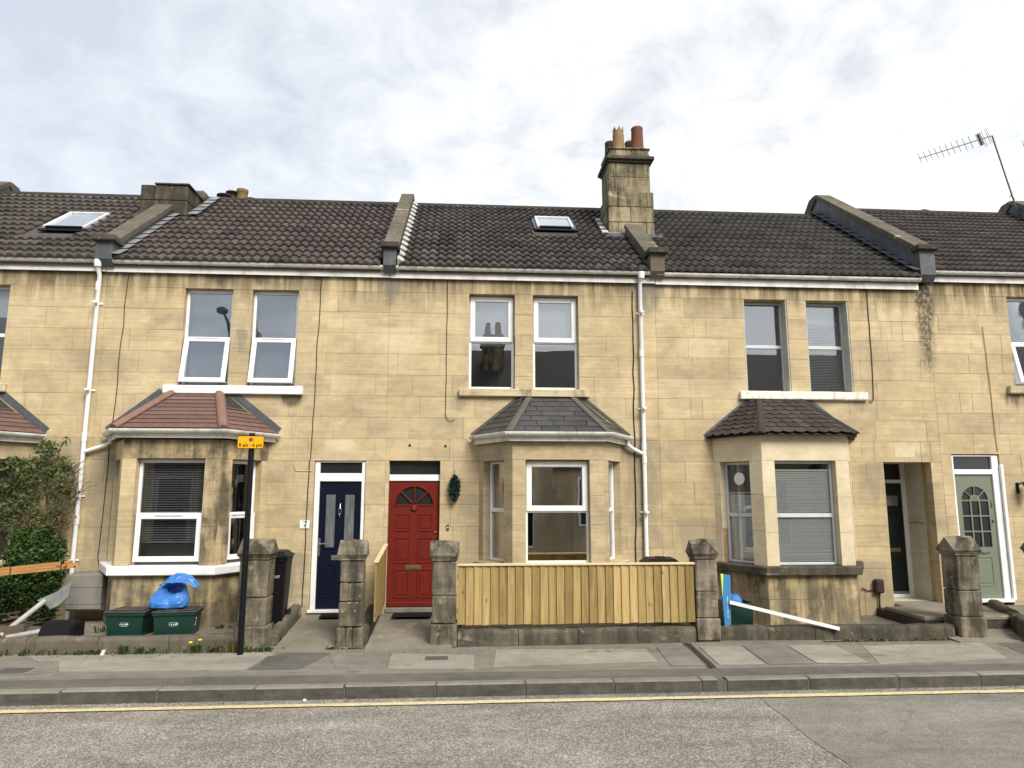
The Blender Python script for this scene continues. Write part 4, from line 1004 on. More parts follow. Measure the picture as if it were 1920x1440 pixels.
# leaf with a half-round opening: face split round the fan
arc = [(cx_ + rr * math.cos(R(k)), cz_ + rr * math.sin(R(k))) for k in range(0, 181, 12)]
ya, yb = .085, .125
m.box(LX0, LX1, ya, yb, LZ0, cz_); 
ring = [(LX1, cz_)] + [(LX1, LZ1), (LX0, LZ1), (LX0, cz_)] + arc[::-1]
m.extr([(x, ya, z) for x, z in ring], (0, yb - ya, 0))
m.tube([(x, ya - .004, z) for x, z in arc], .012, 6); m.box(cx_ - rr, cx_ + rr, ya - .012, ya + .01, cz_ - .012, cz_ + .012, b=.005)
for a in (45, 90, 135):
    d = Vector((math.cos(R(a)), 0, math.sin(R(a)))); p0 = Vector((cx_, ya + .002, cz_)); m.tube([p0 + d * .04, p0 + d * rr], .013, 6)
for a, b in ((LX0 + .10, cx_ - .06), (cx_ + .06, LX1 - .10)):
    for z0, z1 in ((1.42, 1.70), (.93, 1.33), (.40, .84)): door_panel(m, ident, a, b, z0, z1, ya, .016)
m.box(LX0 + .01, LX1 - .01, ya - .03, ya + .005, LZ0, LZ0 + .075, b=.012)
dl = build(m, 'door', 'red_door', H8, label='red panelled door with a half-round fan of glass')
m = MB(); m.extr([(x, .105, z) for x, z in arc], (0, .006, 0)); build(m, 'fan_pane', 'dark_glass', dl)
m = MB(); m.lathe([(.055, 0), (.05, .012), (.03, .016)], (0, 0, 0), 16, T=lambda x, y, z: (cx_ + x, ya - .006 - z, 1.785 + y)); bs = build(m, 'number_boss', 'red_door', dl)
text('house_number', '8', .085, 'brass', lambda x, y, z: (cx_ + x, ya - .024 + y, 1.785 + z), dl)
m = MB(); m.box(cx_ - .125, cx_ + .125, ya - .012, ya + .002, .83, .90, b=.005); m.box(cx_ - .095, cx_ + .095, ya - .016, ya - .011, .848, .882, b=.004); build(m, 'letterbox', 'dull_brass', dl)
m = MB(); m.lathe([(.02, 0), (.02, .01), (.012, .014)], (0, 0, 0), 12, T=lambda x, y, z: (LX1 - .06 + x, ya - .004 - z, 1.405 + y)); build(m, 'door_lock', 'brass', dl)
m = MB(); m.box(-.225, -.185, -.022, -.001, 1.44, 1.53, b=.005); bp = build(m, 'bell_push', 'brass', H8)
m = MB(); m.lathe([(.011, 0), (.008, .006)], (0, 0, 0), 10, T=lambda x, y, z: (-.205 + x, -.022 - z, 1.485 + y)); build(m, 'button', 'print_white', bp)
for q in ((-.83, 2.78), (-.26, 2.77), (-1.35, 2.80), (1.3, 3.5)):
    if q[0] < -.2 and q[0] > -1.2:
        m = MB(); m.lathe([(.022, 0), (.020, .003)], (0, 0, 0), 10, T=lambda x, y, z: (q[0] + x, -.003 - z, q[1] + y)); build(m, 'fixing_hole', 'cable_black', H8)
cable(H8, wobble(-.26, 5.53, -.265, 3.36, 8, rg, .004) + [(-.27, -.014, 3.28), (-.235, -.02, 3.2), (-.18, -.022, 3.165), (-.12, -.02, 3.20)], .005)
cable(H8, wobble(-.115, 3.16, -.11, 1.2, 8, rg, .003, -.008), .004, 'cable_white')
cable(H8, wobble(2.86, 5.40, 2.80, .4, 18, rg, .010), .009)

# ---------------------------------------------------------------- house with the cream bay
D9 = (7.06, 7.89, .2, 5.31 - 8 * CH)
H9, w9 = house_shell('stone terraced house with the cream painted bay and a dark recessed porch door', 3.25, 8.08,
    [uphole(4.78, 5.55), uphole(5.875, 6.645), D9], 5.31, rg)
for i, (a, b) in enumerate(((4.78, 5.55), (5.875, 6.645))):
    wn = sash_window(H9, ident, a, b, *UP, 'plain', .20, 'glass_bright', 'grey_frame', zm=4.52)
    if i: slat_blind(wn, ident, a + .05, b - .05, .31, 3.78, 4.95, 'blind_dark', .6); sheet_blind(wn, ident, a + .05, b - .05, .36, 4.95, 5.27, 'roller_blind')
    else: sheet_blind(wn, ident, a + .05, b - .05, .36, 4.5, 5.27, 'grey_blind')
    m = MB(); m.box(b - .022, b + .001, .012, .199, 3.712, 5.306); m.box(a - .001, a + .022, .012, .199, 3.712, 5.306); build(m, 'reveal', 'reveal_plaster', wn, kind='stuff')
sill(H9, 4.64, 6.85, 3.5756, 3.708, 'flaky_paint', rag=.006, rg=rg)
sh, wins, _ = bay(H9, 5.31, ['cream_stone'], .93, 'plain', rg, zt=2.93, apron_mat='damp_stone', sill_mat='kerbwall_stone', zm=1.68, frame='grey_frame')
for i, (wn, T, o) in enumerate(wins):
    slat_blind(wn, T, o[0] + .04, o[1] - .04, .170, .98, 2.36 if i else 2.02, 'blind_and_glare_white', 1.15, .0275, .002, rg)
wn, T, o = wins[0]
m = MB(); m.lathe([(.10, 0), (.105, .008), (.09, .014), (0.001, .016)], (0, 0, 0), 20, T=lambda x, y, z: T(o[0] + .27 + x, .140 - z, 2.25 + y)); m.box(o[0] + .04, o[1] - .04, .158, .162, 2.04, 2.44, T); fan = build(m, 'extractor_fan', 'blind_and_glare_white', wn)
m = MB(); m.box(o[0] + .038, o[1] - .038, .1535, .1575, 2.04, 2.47, T); build(m, 'fan_panel', 'shadow_frame', wn)
bay_roof(H9, 5.31, 2.94, 3.57, 'scale', rg, hip='hip_grey', tile='scale_tile', rows=8, wdt=.185)
gutter(H9, [(3.255, 0), (7.91, 0)], 5.70, fh=.145, fo=.06, brackets=[(3.9, 0), (4.9, 0), (5.8, 0), (6.8, 0), (7.7, 0)])
r9, P9, _ = roof(H9, 3.40, 7.90, 5.70, -.18, 14, .299, .30, PANT, 'roof_tile_grey', [(3.2, 3.75, 2.20, 3.2)], rg=rg)
parapet(H9, 8.02, .34, 5.74, -.18, yr + .12, zr + .12, h=.42, from_s=.36, flash_side=-1, rg=rg, mats=('coping_stone', 'lead', 'lead'))
cable(H9, wobble(7.0, 5.50, 6.985, 4.0, 7, rg, .006) + [(6.975, -.012, 3.75), (6.965, -.014, 3.60), (6.93, -.016, 3.545), (6.89, -.014, 3.57)], .007)
# porch recess and its door
m = MB(); y1 = .80
m.box(7.892, 8.02, .262, y1 + .1, .15, 2.70); m.box(6.93, 7.058, .262, y1 + .1, .15, 2.70); m.box(7.058, 7.892, .262, y1 + .1, 2.537, 2.70); m.box(7.058, 7.892, .262, y1 + .1, .1, .241)
rec = build(m, 'porch_recess', 'recess_plaster', H9)
m = MB(); m.box(7.878, 7.8915, .265, y1, 1.02, 1.09, b=.004); build(m, 'dado_rail', 'recess_plaster', rec)
m = MB(); m.tube([(7.886, .3, 1.50), (7.884, .5, 1.53), (7.886, .72, 1.50)], .004, 6); build(m, 'cable', 'cable_black', rec)
m = MB(); m.box(7.055, 7.13, .74, .82, .24, 2.54, b=.006); m.box(7.82, 7.895, .74, .82, .24, 2.54, b=.006); m.box(7.13, 7.82, .74, .82, 2.20, 2.26, b=.006); m.box(7.055, 7.895, .70, .84, .237, .29, b=.005)
dr = build(m, 'door_frame', 'white_paint', H9)
m = MB(); m.box(7.13, 7.82, .78, .786, 2.26, 2.54); build(m, 'fanlight', 'dark_glass', dr)
m = MB(); m.box(7.132, 7.818, .77, .815, .30, 2.198)
for a, b in ((7.20, 7.45), (7.50, 7.75)):
    for z0, z1 in ((.42, .90), (1.20, 1.70)): door_panel(m, ident, a, b, z0, z1, .77)
dl = build(m, 'door', 'dark_green_door', H9, label='almost black green door deep in the porch')
m = MB(); m.box(7.50, 7.74, .762, .769, 1.80, 1.98, b=.004); build(m, 'glass_panel', 'frosted_glass', dl)
m = MB(); m.box(7.52, 7.72, .755, .769, 1.0, 1.07, b=.005); build(m, 'letterbox', 'brass', dl)
m = MB(); m.box(7.14, 7.81, .755, .769, .30, .335); build(m, 'weather_bar', 'chrome', dl)
m = MB(); m.box(6.715, 6.86, -.10, -.001, .42, .64, b=.02); mb9 = build(m, 'meter_box', 'rust_brown', H9)
m = MB(); m.tube([(6.79, -.04, .43), (6.79, -.03, .25), (6.80, -.02, .05)], .013, 8); m.tube([(6.72, -.02, .47), (6.62, -.02, .45), (6.52, -.02, .50)], .008, 6); build(m, 'cable', 'rust_brown', mb9)
m = MB(); m.box(7.28, 7.62, -.0025, .02, 2.62, 2.80, b=.002); build(m, 'patched_stone', 'cream_stone', H9)

# ---------------------------------------------------------------- house at the right edge
D10 = (8.27, 9.115, .2, 5.45 - 8 * CH)
H10, w10 = house_shell('stone terraced house at the right edge with the sage green glazed door', 8.08, 12.7,
    [(9.56, 10.34, 5.45 - 5 * CH, 5.45), (10.65, 11.4, 5.45 - 5 * CH, 5.45), D10], 11.25, rg, z_top=5.76, head=5.45)
for a, b in ((9.56, 10.34), (10.65, 11.4)):
    wn = sash_window(H10, ident, a, b, 3.86, 5.45, 'tilt', .10, 'glass', zm=4.62); sheet_blind(wn, ident, a + .05, b - .05, .22, 3.92, 4.6, 'lace', 'net_curtain')
sill(H10, 9.39, 11.6, 5.45 - 5 * CH, 3.855, 'old_sill', rag=.004, rg=rg)
sh, wins, _ = bay(H10, 11.25, ['wall_stone'], .98, 'plain', rg)
bay_roof(H10, 11.25, 2.94, 3.57, 'slate', rg, hip='mortar_grey', tile='slate', rows=7, wdt=.26)
gutter(H10, [(7.93, 0), (12.7, 0)], 5.845, fh=.14, fo=.06, brackets=[(8.5, 0), (9.5, 0), (10.5, 0)])
r10, P10_, (yr10, zr10) = roof(H10, 8.16, 12.55, 5.84, -.18, 16, .268, .27, [(x, z * .62) for x, z in PANT], 'roof_tile_small', rg=rg)
parapet(H10, 12.65, .34, 5.84, -.18, yr10, zr10, h=.34, rg=rg)
m = MB(); m.lathe([(.20, 0), (.19, .1), (.13, .2), (.05, .24)], (10.75, yr10 + .35, zr10 + .0), 12); build(m, 'roof_vent', 'dark_clay', H10)
# its chimney, just inside the frame
m = MB(); m.box(13.05, 13.8, 2.5, 3.3, 6.8, 8.9); ch10 = build(m, 'chimney', 'chimney_stone', H10)
for za, zb in ((7.4, 7.75), (7.75, 8.1), (8.1, 8.45)):
    m = MB(); m.box(13.0, 13.82, 2.45, 3.34, za + .004, zb - .004, b=.012); build(m, 'stone_block', 'chimney_stone', ch10)
m = MB(); m.box(12.84, 14.0, 2.28, 3.5, 8.52, 8.62, b=.02); m.box(12.92, 13.9, 2.36, 3.44, 8.45, 8.52, b=.02); build(m, 'cornice', 'black_stone', ch10)
m = MB(); m.lathe([(.20, 0), (.17, .1), (.15, .3), (.17, .34)], (13.2, 2.75, 8.62), 14); build(m, 'chimney_pot', 'buff_clay', ch10)
# sage door
m = MB(); m.box(8.272, 8.315, .03, .11, .30, 2.665, b=.006); m.box(8.99, 9.11, .03, .11, .30, 2.665, b=.006); m.box(8.315, 8.99, .03, .11, 2.335, 2.42, b=.006); m.box(8.315, 8.99, .03, .11, 2.64, 2.665); m.box(8.26, 9.12, -.03, .14, .245, .30, b=.006); m.box(9.11, 9.16, -.018, .03, .28, 2.50, b=.004)
dr = build(m, 'door_frame', 'white_paint', H10)
m = MB(); m.box(8.315, 8.99, .07, .076, 2.42, 2.64); build(m, 'fanlight', 'dark_glass', dr)
x0, x1, z0, z1, ya, yb = 8.318, 8.987, .305, 2.332, .062, .105
m = MB(); gx0, gx1, gz0, gz1 = x0 + .10, x1 - .10, 1.13, 1.90; cx_ = (gx0 + gx1) / 2; rr = (gx1 - gx0) / 2
m.box(x0, x1, ya, yb, z0, gz0); m.box(x0, gx0, ya, yb, gz0, gz1); m.box(gx1, x1, ya, yb, gz0, gz1)
arc = [(cx_ + rr * math.cos(R(k)), gz1 + rr * math.sin(R(k))) for k in range(0, 181, 12)]
m.extr([(x, ya, z) for x, z in [(x1, gz1), (x1, z1), (x0, z1), (x0, gz1)] + arc[::-1]], (0, yb - ya, 0))
for k in (1, 2): m.box(gx0 + (gx1 - gx0) * k / 3 - .012, gx0 + (gx1 - gx0) * k / 3 + .012, ya, ya + .02, gz0, gz1)
for k in (1, 2, 3): m.box(gx0, gx1, ya - .001, ya + .019, gz0 + (gz1 - gz0) * k / 3 - .012, gz0 + (gz1 - gz0) * k / 3 + .012)
m.extr([(cx_ + .095 * math.cos(R(k)), ya - .003, gz1 + .095 * math.sin(R(k))) for k in range(0, 181, 15)], (0, .025, 0))
for a in (42, 90, 138):
    d = Vector((math.cos(R(a)), 0, math.sin(R(a)))); p0 = Vector((cx_, ya + .008, gz1)); m.tube([p0 + d * .09, p0 + d * rr], .011, 6)
door_panel(m, ident, x0 + .12, x1 - .12, .50, .98, ya)
dl = build(m, 'door', 'green_door', H10, label='sage green door with an arched head of small panes')
m = MB(); m.extr([(x, ya + .022, z) for x, z in [(gx0, gz0)] + [(gx1, gz0)] + arc], (0, .005, 0)); build(m, 'pane', 'dark_glass', dl)
text('house_number', '10', .085, 'green_door', lambda x, y, z: (cx_ + x, ya - .005 + y, gz1 + .045 + z), dl, depth=.003)
m = MB(); m.tube([(x1 - .05, ya - .02 + .02 * abs(k - 3) / 3, 1.78 + .02 * k) for k in range(7)], .007, 6); build(m, 'handle', 'dull_brass', dl)
m = MB(); m.lathe([(.022, 0), (.02, .02)], (0, 0, 0), 12, T=lambda x, y, z: (x1 - .05 + x, ya - z, 1.56 + y)); build(m, 'door_lock', 'dull_brass', dl)
m = MB(); m.tube([(x1 - .35, ya - .02, 1.06), (x1 - .25, ya - .025, 1.04), (x1 - .15, ya - .02, 1.06)], .008, 6); build(m, 'knocker', 'dull_brass', dl)
cable(H10, wobble(9.05, 4.9, 9.09, 2.72, 9, rg, .006), .005, 'dull_brass')
m = MB(); m.box(9.36, 9.40, -.02, -.001, 2.02, 2.2); m.tube([(9.38, -.01, 2.16), (9.39, -.12, 2.20), (9.44, -.16, 2.18)], .012, 6)
m.lathe([(.04, -.02), (.055, .0), (.08, .17), (.09, .18), (.10, .19), (.02, .26)], (9.46, -.16, 1.98), 6); build(m, 'wall_lantern', 'black_paint', H10)

# ================================================================== things in front of the houses
rg = random.Random(23)
def gate_pillar(label, x, y, w=.34, h=1.38, z=-.02, base=True, seed=1, splits=()):
    r = random.Random(seed)
    t = thing('gate_pillar', label, 'pillar', (x, y, z), 'weathered stone gate pillars along the pavement')
    a = w / 2; n = 4; hs = [0, .27, .60, .84, h - .26] if splits else [0, .30, .66, h - .26]
    for i in range(len(hs) - 1):
        cuts = [-a, a]
        if splits and i in splits: cuts = [-a, -a * .35, a * .25, a] if i == 0 else [-a, -a * .28, a * .30, a]
        for c0, c1 in zip(cuts, cuts[1:]):
            k = MB(); g = .02 if i == 0 and base else 0
            k.box(c0 - (g if c0 == -a else 0) + .002, c1 + (g if c1 == a else 0) - .002, -a - g, a + g, hs[i] + .002, hs[i + 1] - .002, b=.016 if len(cuts) == 2 else .012)
            for q in range(len(k.v)): k.v[q] = tuple(v + r.uniform(-.006, .006) for v in k.v[q])
            build(k, 'stone_block', 'pillar_stone', t, True)
    k = MB(); z0 = h - .26; b = a + .012
    k.box(-b, b, -b, b, z0, z0 + .025, b=.008); b = a + .035; z1, z2, z3 = z0 + .025, z0 + .075, h
    k.add([(-b + .03, -b + .03, z1), (b - .03, -b + .03, z1), (b - .03, b - .03, z1), (-b + .03, b - .03, z1), (-b, -b, z2), (b, -b, z2), (b, b, z2), (-b, b, z2)], [(0, 1, 5, 4), (1, 2, 6, 5), (2, 3, 7, 6), (3, 0, 4, 7), (3, 2, 1, 0)])
    C = [(-b, -b, z2), (b, -b, z2), (b, b, z2), (-b, b, z2)]; M = [(0, -b, z3), (b, 0, z3), (0, b, z3), (-b, 0, z3)]; O = (0, 0, z3 + .008)
    k.add(C + M + [O], [(0, 1, 4), (1, 2, 5), (2, 3, 6), (3, 0, 7), (0, 4, 8, 7), (1, 5, 8, 4), (2, 6, 8, 5), (3, 7, 8, 6)])
    for q in range(len(k.v)): k.v[q] = tuple(v + r.uniform(-.005, .005) for v in k.v[q])
    build(k, 'cap', 'pillar_stone', t, True)
    return t
gate_pillar('weathered stone gate pillar directly behind the black parking sign post', -2.72, -1.47, .37, 1.41, 0, seed=3)
gate_pillar('weathered stone gate pillar in front of the dark blue door', -1.445, -1.49, .305, 1.39, 0, seed=4, splits=(0, 2))
gate_pillar('weathered stone gate pillar at the left end of the new wooden fence', -.215, -1.49, .325, 1.375, 0, seed=5)
gate_pillar('weathered stone gate pillar between the wooden fence and the blue sign board', 3.43, -1.37, .305, 1.36, .01, seed=6)
gate_pillar('stained stone gate pillar in front of the sage green door', 7.19, -1.46, .345, 1.40, 0, seed=7)
gate_pillar('stone gate pillar cut off by the right edge of the picture', 8.50, -1.46, .345, 1.40, 0, seed=8)

def low_wall(label, p0, p1, w, z0, z1, n, seed, group='low garden walls', mat='kerbwall_stone', zt2=None):
    r = random.Random(seed); P0, P1 = Vector((*p0, 0)), Vector((*p1, 0)); L = (P1 - P0).length; d = (P1 - P0) / L; nn = Vector((-d.y, d.x, 0))
    t = thing('low_wall', label, 'wall', (p0[0], p0[1], 0), group)
    zt2 = zt2 if zt2 is not None else z1
    for i in range(n):
        a, b = L * i / n + .004, L * (i + 1) / n - .004; k = MB()
        za = z1 + (zt2 - z1) * i / n + r.uniform(-.008, .008); zb = z1 + (zt2 - z1) * (i + 1) / n + r.uniform(-.008, .008)
        prof = [(0, z0), (0, .75), (.05, .93), (.25, 1), (.7, 1), (.93, .94), (1, .78), (1, z0)]
        seg = 5; vs = []
        for q in range(seg + 1):
            u = a + (b - a) * q / seg; zt = za + (zb - za) * q / seg; j = r.uniform(-.006, .006)
            for f, hh in prof:
                p = P0 + d * u + nn * (w * f + r.uniform(-.005, .005)); zz_ = z0 if hh == z0 and hh < .2 else z0 + (zt - z0) * hh + j + r.uniform(-.004, .004)
                vs.append((p.x, p.y, zz_))
        m_ = len(prof)
        k.add(vs, [(q * m_ + e, q * m_ + e + 1, (q + 1) * m_ + e + 1, (q + 1) * m_ + e) for q in range(seg) for e in range(m_ - 1)], True)
        k.add(vs[:m_], [tuple(range(m_))[::-1]]); k.add(vs[-m_:], [tuple(range(m_))])
        build(k, 'coping_stone', mat, t)
    return t
low_wall('low stone kerb wall with weeds along its foot, in front of the green recycling boxes', (-9.0, -1.70), (-2.86, -1.66), .19, -.05, .195, 7, 1, mat='coping_stone')
low_wall('low stone wall under the new wooden fence', (-.03, -1.62), (3.24, -1.56), .26, -.05, .205, 4, 2)
low_wall('low dark stone wall in front of the cream bay', (3.62, -1.46), (6.93, -1.60), .22, -.05, .185, 5, 3)
low_wall('short sloping stone wall between the wheelie bin and the blue door path', (-2.42, -1.40), (-2.42, -.05), .15, -.05, .20, 4, 4, zt2=.36, mat='coping_stone')
low_wall('short stone wall between the blue door path and the red door path', (-1.24, -1.35), (-1.24, -.05), .17, -.05, .20, 3, 5, zt2=.34)
low_wall('low dark topped stone wall beside the sage green door path', (8.62, -.05), (7.72, -1.9), .18, -.05, .30, 4, 6, zt2=.27)

# ---- new timber fence
fen = thing('board_fence', 'new pale wooden board fence between two stone pillars below the slate roofed bay', 'fence', (1.6, -1.50, 0), 'new wooden board fences')
x = -.035; nb = 29; bw = (3.24 + .035) / nb
for i in range(nb):
    m = MB(); a = x + i * bw; t0, t1 = .028, .007; lean = rg.uniform(-.004, .004); zb = .262 + rg.uniform(-.006, .006); dy = rg.uniform(-.004, .004)
    lo = [(a + rg.uniform(.001, .006), -1.50 - t0 + dy, zb), (a + bw + .010, -1.50 - t1 + dy, zb), (a + bw + .010, -1.495 + dy, zb), (a + .002, -1.495 + dy, zb)]
    hi = [(p[0] + lean, p[1], 1.035) for p in lo]
    m.hexa(lo, hi); build(m, 'board', 'fence_wood', fen)
m = MB(); m.box(-.045, 3.26, -1.545, -1.465, 1.036, 1.066, b=.006); build(m, 'capping_rail', 'pale_wood', fen)
for z in (.40, .86):
    m = MB(); m.box(-.04, 3.25, -1.494, -1.45, z, z + .07, b=.004); build(m, 'rail', 'fence_wood', fen)
fs = thing('board_fence', 'short wooden board fence running back to the house beside the red door path', 'fence', (-1.18, -.7, 0), 'new wooden board fences')
for i in range(11):
    m = MB(); a = -1.30 + i * .115; z0 = .28 + i * .006
    m.box(-1.175 - rg.uniform(.001, .006), -1.155, a, a + .113, z0, 1.06 + i * .014, b=.004); build(m, 'board', 'fence_wood', fs)
m = MB(); m.box(-1.20, -1.13, -1.31, -.03, 0, .025, lambda x, y, z: (x, y, 1.065 + (y + 1.3) * .12 + z), .005); build(m, 'capping_rail', 'pale_wood', fs)

# ---- parking sign
sp_ = thing('parking_sign', 'yellow parking sign reading 8 am to 6 pm on a black post', 'sign', (-2.77, -1.88, 0))
m = MB(); m.tube([(0, 0, -.02), (0, 0, 2.79)], .038, 16); m.lathe([(.04, 0), (.038, .012), (.015, .02)], (0, 0, 2.79), 16); build(m, 'post', 'black_paint', sp_, True)
m = MB()
def rrect(x0, x1, z0, z1, r, y): return [(cx + r * math.cos(R(a)), y, cz + r * math.sin(R(a))) for cx, cz, s in ((x1 - r, z1 - r, 0), (x0 + r, z1 - r, 90), (x0 + r, z0 + r, 180), (x1 - r, z0 + r, 270)) for a in range(s, s + 91, 30)]
m.extr(rrect(-.172, .172, 2.600, 2.768, .02, -.052), (0, .004, 0)); pl = build(m, 'sign_plate', 'ink_black', sp_, True)
m = MB(); m.extr(rrect(-.165, .165, 2.607, 2.761, .016, -.0535), (0, .0018, 0)); build(m, 'sign_face', 'sign_orange', pl, True)
m = MB(); m.extr([(.027 * math.cos(R(a)) + .002, -.0545, 2.718 + .027 * math.sin(R(a))) for a in range(0, 360, 18)], (0, .001, 0)); build(m, 'roundel', 'sign_red', pl, True)
m = MB(); m.extr([(.020 * math.cos(R(a)) + .002, -.0552, 2.718 + .020 * math.sin(R(a))) for a in range(0, 360, 18)], (0, .001, 0)); build(m, 'roundel_field', 'sign_purple', pl, True)
m = MB(); m.box(-.02, .024, -.0560, -.0550, -.0035, .0035, lambda x, y, z: (x * .7 - z * .7 + .002, y, 2.718 - x * .7 - z * .7)); build(m, 'roundel_bar', 'sign_red', pl, True)
text('lettering', '8 am - 6 pm', .066, 'ink_black', lambda x, y, z: (x, -.0540 + y, 2.645 + z), pl, True, depth=.0006, sx=.92, bold=.0016)
m = MB(); m.box(-.05, .05, -.049, -.036, 2.66, 2.70); build(m, 'clamp', 'black_paint', sp_, True)

# ---- green recycling boxes
def tapered(m, w, d, h, t=.9, z0=0.0, wall=.012):
    q = lambda k, z: [(-w / 2 * k, -d / 2 * k, z), (w / 2 * k, -d / 2 * k, z), (w / 2 * k, d / 2 * k, z), (-w / 2 * k, d / 2 * k, z)]
    m.hexa(q(t, z0), q(1, z0 + h))
def recycling_box(label, x, y, z, rz, w=.46, d=.40, h=.30, lid=True, mark=True):
    t = thing('recycling_box', label, 'recycling box', (x, y, z), 'green recycling boxes', rz)
    m = MB()
    q = lambda k, zz_: [(sx * w / 2 * k, sy * d / 2 * k, zz_) for sx, sy in ((-1, -1), (1, -1), (1, 1), (-1, 1))]
    if lid: m.hexa(q(.90, 0), q(1.0, h))
    else:
        a, b, c, e = q(.9, 0), q(1, h), q(.95, h), q(.86, .02); o = a + b + c + e
        m.add(o, [(3, 2, 1, 0)] + [(i, (i + 1) % 4, 4 + (i + 1) % 4, 4 + i) for i in range(4)] + [(4 + i, 4 + (i + 1) % 4, 8 + (i + 1) % 4, 8 + i) for i in range(4)] + [(8 + i, 8 + (i + 1) % 4, 12 + (i + 1) % 4, 12 + i) for i in range(4)] + [(12, 13, 14, 15)])
    build(m, 'body', 'green_plastic', t, True)
    m = MB(); k = 1.05
    for x0, x1, y0, y1 in ((-w / 2 * k, w / 2 * k, -d / 2 * k - .008, -d / 2 + .004), (-w / 2 * k, w / 2 * k, d / 2 - .004, d / 2 * k + .008), (-w / 2 * k - .006, -w / 2 + .004, -d / 2, d / 2), (w / 2 - .004, w / 2 * k + .006, -d / 2, d / 2)): m.box(x0, x1, y0, y1, h - .035, h + .002, b=.006)
    build(m, 'rim', 'green_plastic', t, True)
    if lid:
        m = MB(); m.box(-w / 2 - .025, w / 2 + .025, -d / 2 - .025, d / 2 + .025, h + .003, h + .022, b=.008); m.box(-w / 2 + .03, w / 2 - .03, -d / 2 + .03, d / 2 - .03, h + .023, h + .034, b=.008); build(m, 'lid', 'lid_plastic', t, True)
    if mark:   # pale printed badge on the front
        m = MB(); F = lambda x, y, zz_: (x, -d / 2 * (.9 + .1 * zz_ / h) - .002 + y, zz_)
        for x0, x1, z0, z1 in ((-.055, -.049, .140, .168), (-.032, -.018, .147, .159), (-.006, .010, .149, .158), (.018, .034, .147, .162), (.038, .054, .150, .168), (-.049, .050, .174, .177), (-.040, .046, .132, .135)): m.box(x0, x1, -.0015, .001, z0, z1, F)
        build(m, 'badge', 'print_white', t, True)
    return t
recycling_box('left green recycling box of the pair below the white bay sill, lid bare', -4.41, -1.22, .15, R(-4), .50, .40)
rb = recycling_box('green recycling box marked with a white figure, under the blue bag', -3.80, -1.24, .15, R(6), .52, .40)
Fs = lambda x, y, z: (.52 / 2 * (.9 + .1 * z / .3) + .0025 - y, x, z)
text('painted_number', '7', .17, 'print_white', lambda x, y, z: Fs(x - .09, y, z + .16), rb, True, sx=.8)
rb9 = recycling_box('open green recycling box behind the blue sign board', 3.98, -1.02, .06, R(3), .44, .40, .40, lid=False, mark=False)

def crumple(name, label, cat, loc, mat, ctrl, seed, rz=0.0, n=36):
    """a plastic bag: rings of (z, half-width x, half-width y, x shift, y shift) with sharp folds"""
    r = random.Random(seed); m = MB(); vs = []
    ph = [(r.uniform(0, 6.28), r.randint(3, 7), r.uniform(.03, .09)) for _ in range(4)]
    for i, (z, a, b, sx, sy) in enumerate(ctrl):
        for k in range(n):
            t = 2 * PI * k / n; f = 1 + sum(am * (abs(math.sin(t * q / 2 + p + i * .6)) - .5) for p, q, am in ph) + r.uniform(-.025, .025)
            vs.append((sx + a * f * math.cos(t), sy + b * f * math.sin(t), z + r.uniform(-.008, .008)))
    m.add(vs, [(i * n + k, i * n + (k + 1) % n, (i + 1) * n + (k + 1) % n, (i + 1) * n + k) for i in range(len(ctrl) - 1) for k in range(n)], False)
    m.add(vs[:n], [tuple(range(n))[::-1]])
    o = thing(name, label, cat, loc, None, rz); build(m, 'bag_body', mat, o, True)
    return o
bag = thing('plastic_bag', 'crumpled open blue plastic bag lying on the green box lid', 'bag', (-3.93, -1.26, .485))
r = random.Random(9); m = MB(); vs = []; n = 40
ph = [(r.uniform(0, 6.28), r.randint(3, 8), r.uniform(.04, .10)) for _ in range(5)]
rings = [(0, 0, .0, .19, .12, 0), (0, 0, .03, .245, .155, 2), (.005, 0, .10, .245, .16, 10), (.015, .0, .17, .225, .15, 24), (.035, -.01, .23, .19, .13, 42), (.06, -.03, .265, .155, .105, 58), (.07, -.045, .275, .135, .09, 64), (.07, .02, .25, .10, .07, 64), (.06, .07, .20, .10, .07, 60), (.05, .09, .16, .03, .02, 60)]
for i, (x_, y_, z_, a, b, tl) in enumerate(rings):
    for k in range(n):
        t_ = 2 * PI * k / n; f = 1 + sum(am * (abs(math.sin(t_ * q / 2 + p + i * .55)) - .5) for p, q, am in ph) * (1 if i < 7 else .4) + r.uniform(-.02, .02)
        vs.append((x_ + a * f * math.cos(t_), y_ + b * f * math.sin(t_) * math.cos(R(tl)), max(.0, z_ + b * f * math.sin(t_) * math.sin(R(tl))) + r.uniform(0, .006)))
m.add(vs, [(i * n + k, i * n + (k + 1) % n, (i + 1) * n + (k + 1) % n, (i + 1) * n + k) for i in range(len(rings) - 1) for k in range(n)]); m.add(vs[:n], [tuple(range(n))[::-1]])
build(m, 'bag_body', 'blue_bag', bag, True)
m = MB(); r = random.Random(2); nu, nv = 16, 6; vs = []
for i in range(nu + 1):
    for j in range(nv + 1):
        u, v = i / nu, j / nv; hump = (math.sin(PI * min(1, u * .97 + .02)) ** .75) * (1 - .35 * (u - .45) ** 2)
        z0_ = .30 + .055 * math.sin(PI * min(1, u * 1.1)) - .03 * max(0, u - .7)
        vs.append((-.12 + .53 * u + .03 * v, -.10 - .04 * math.sin(PI * u) + .13 * v * hump + r.uniform(-.006, .006), z0_ + .115 * hump * v ** .8 + r.uniform(-.006, .006) + .008 * math.sin(11 * u + 5 * v)))
q_ = [(i * (nv + 1) + j, (i + 1) * (nv + 1) + j, (i + 1) * (nv + 1) + j + 1, i * (nv + 1) + j + 1) for i in range(nu) for j in range(nv)]
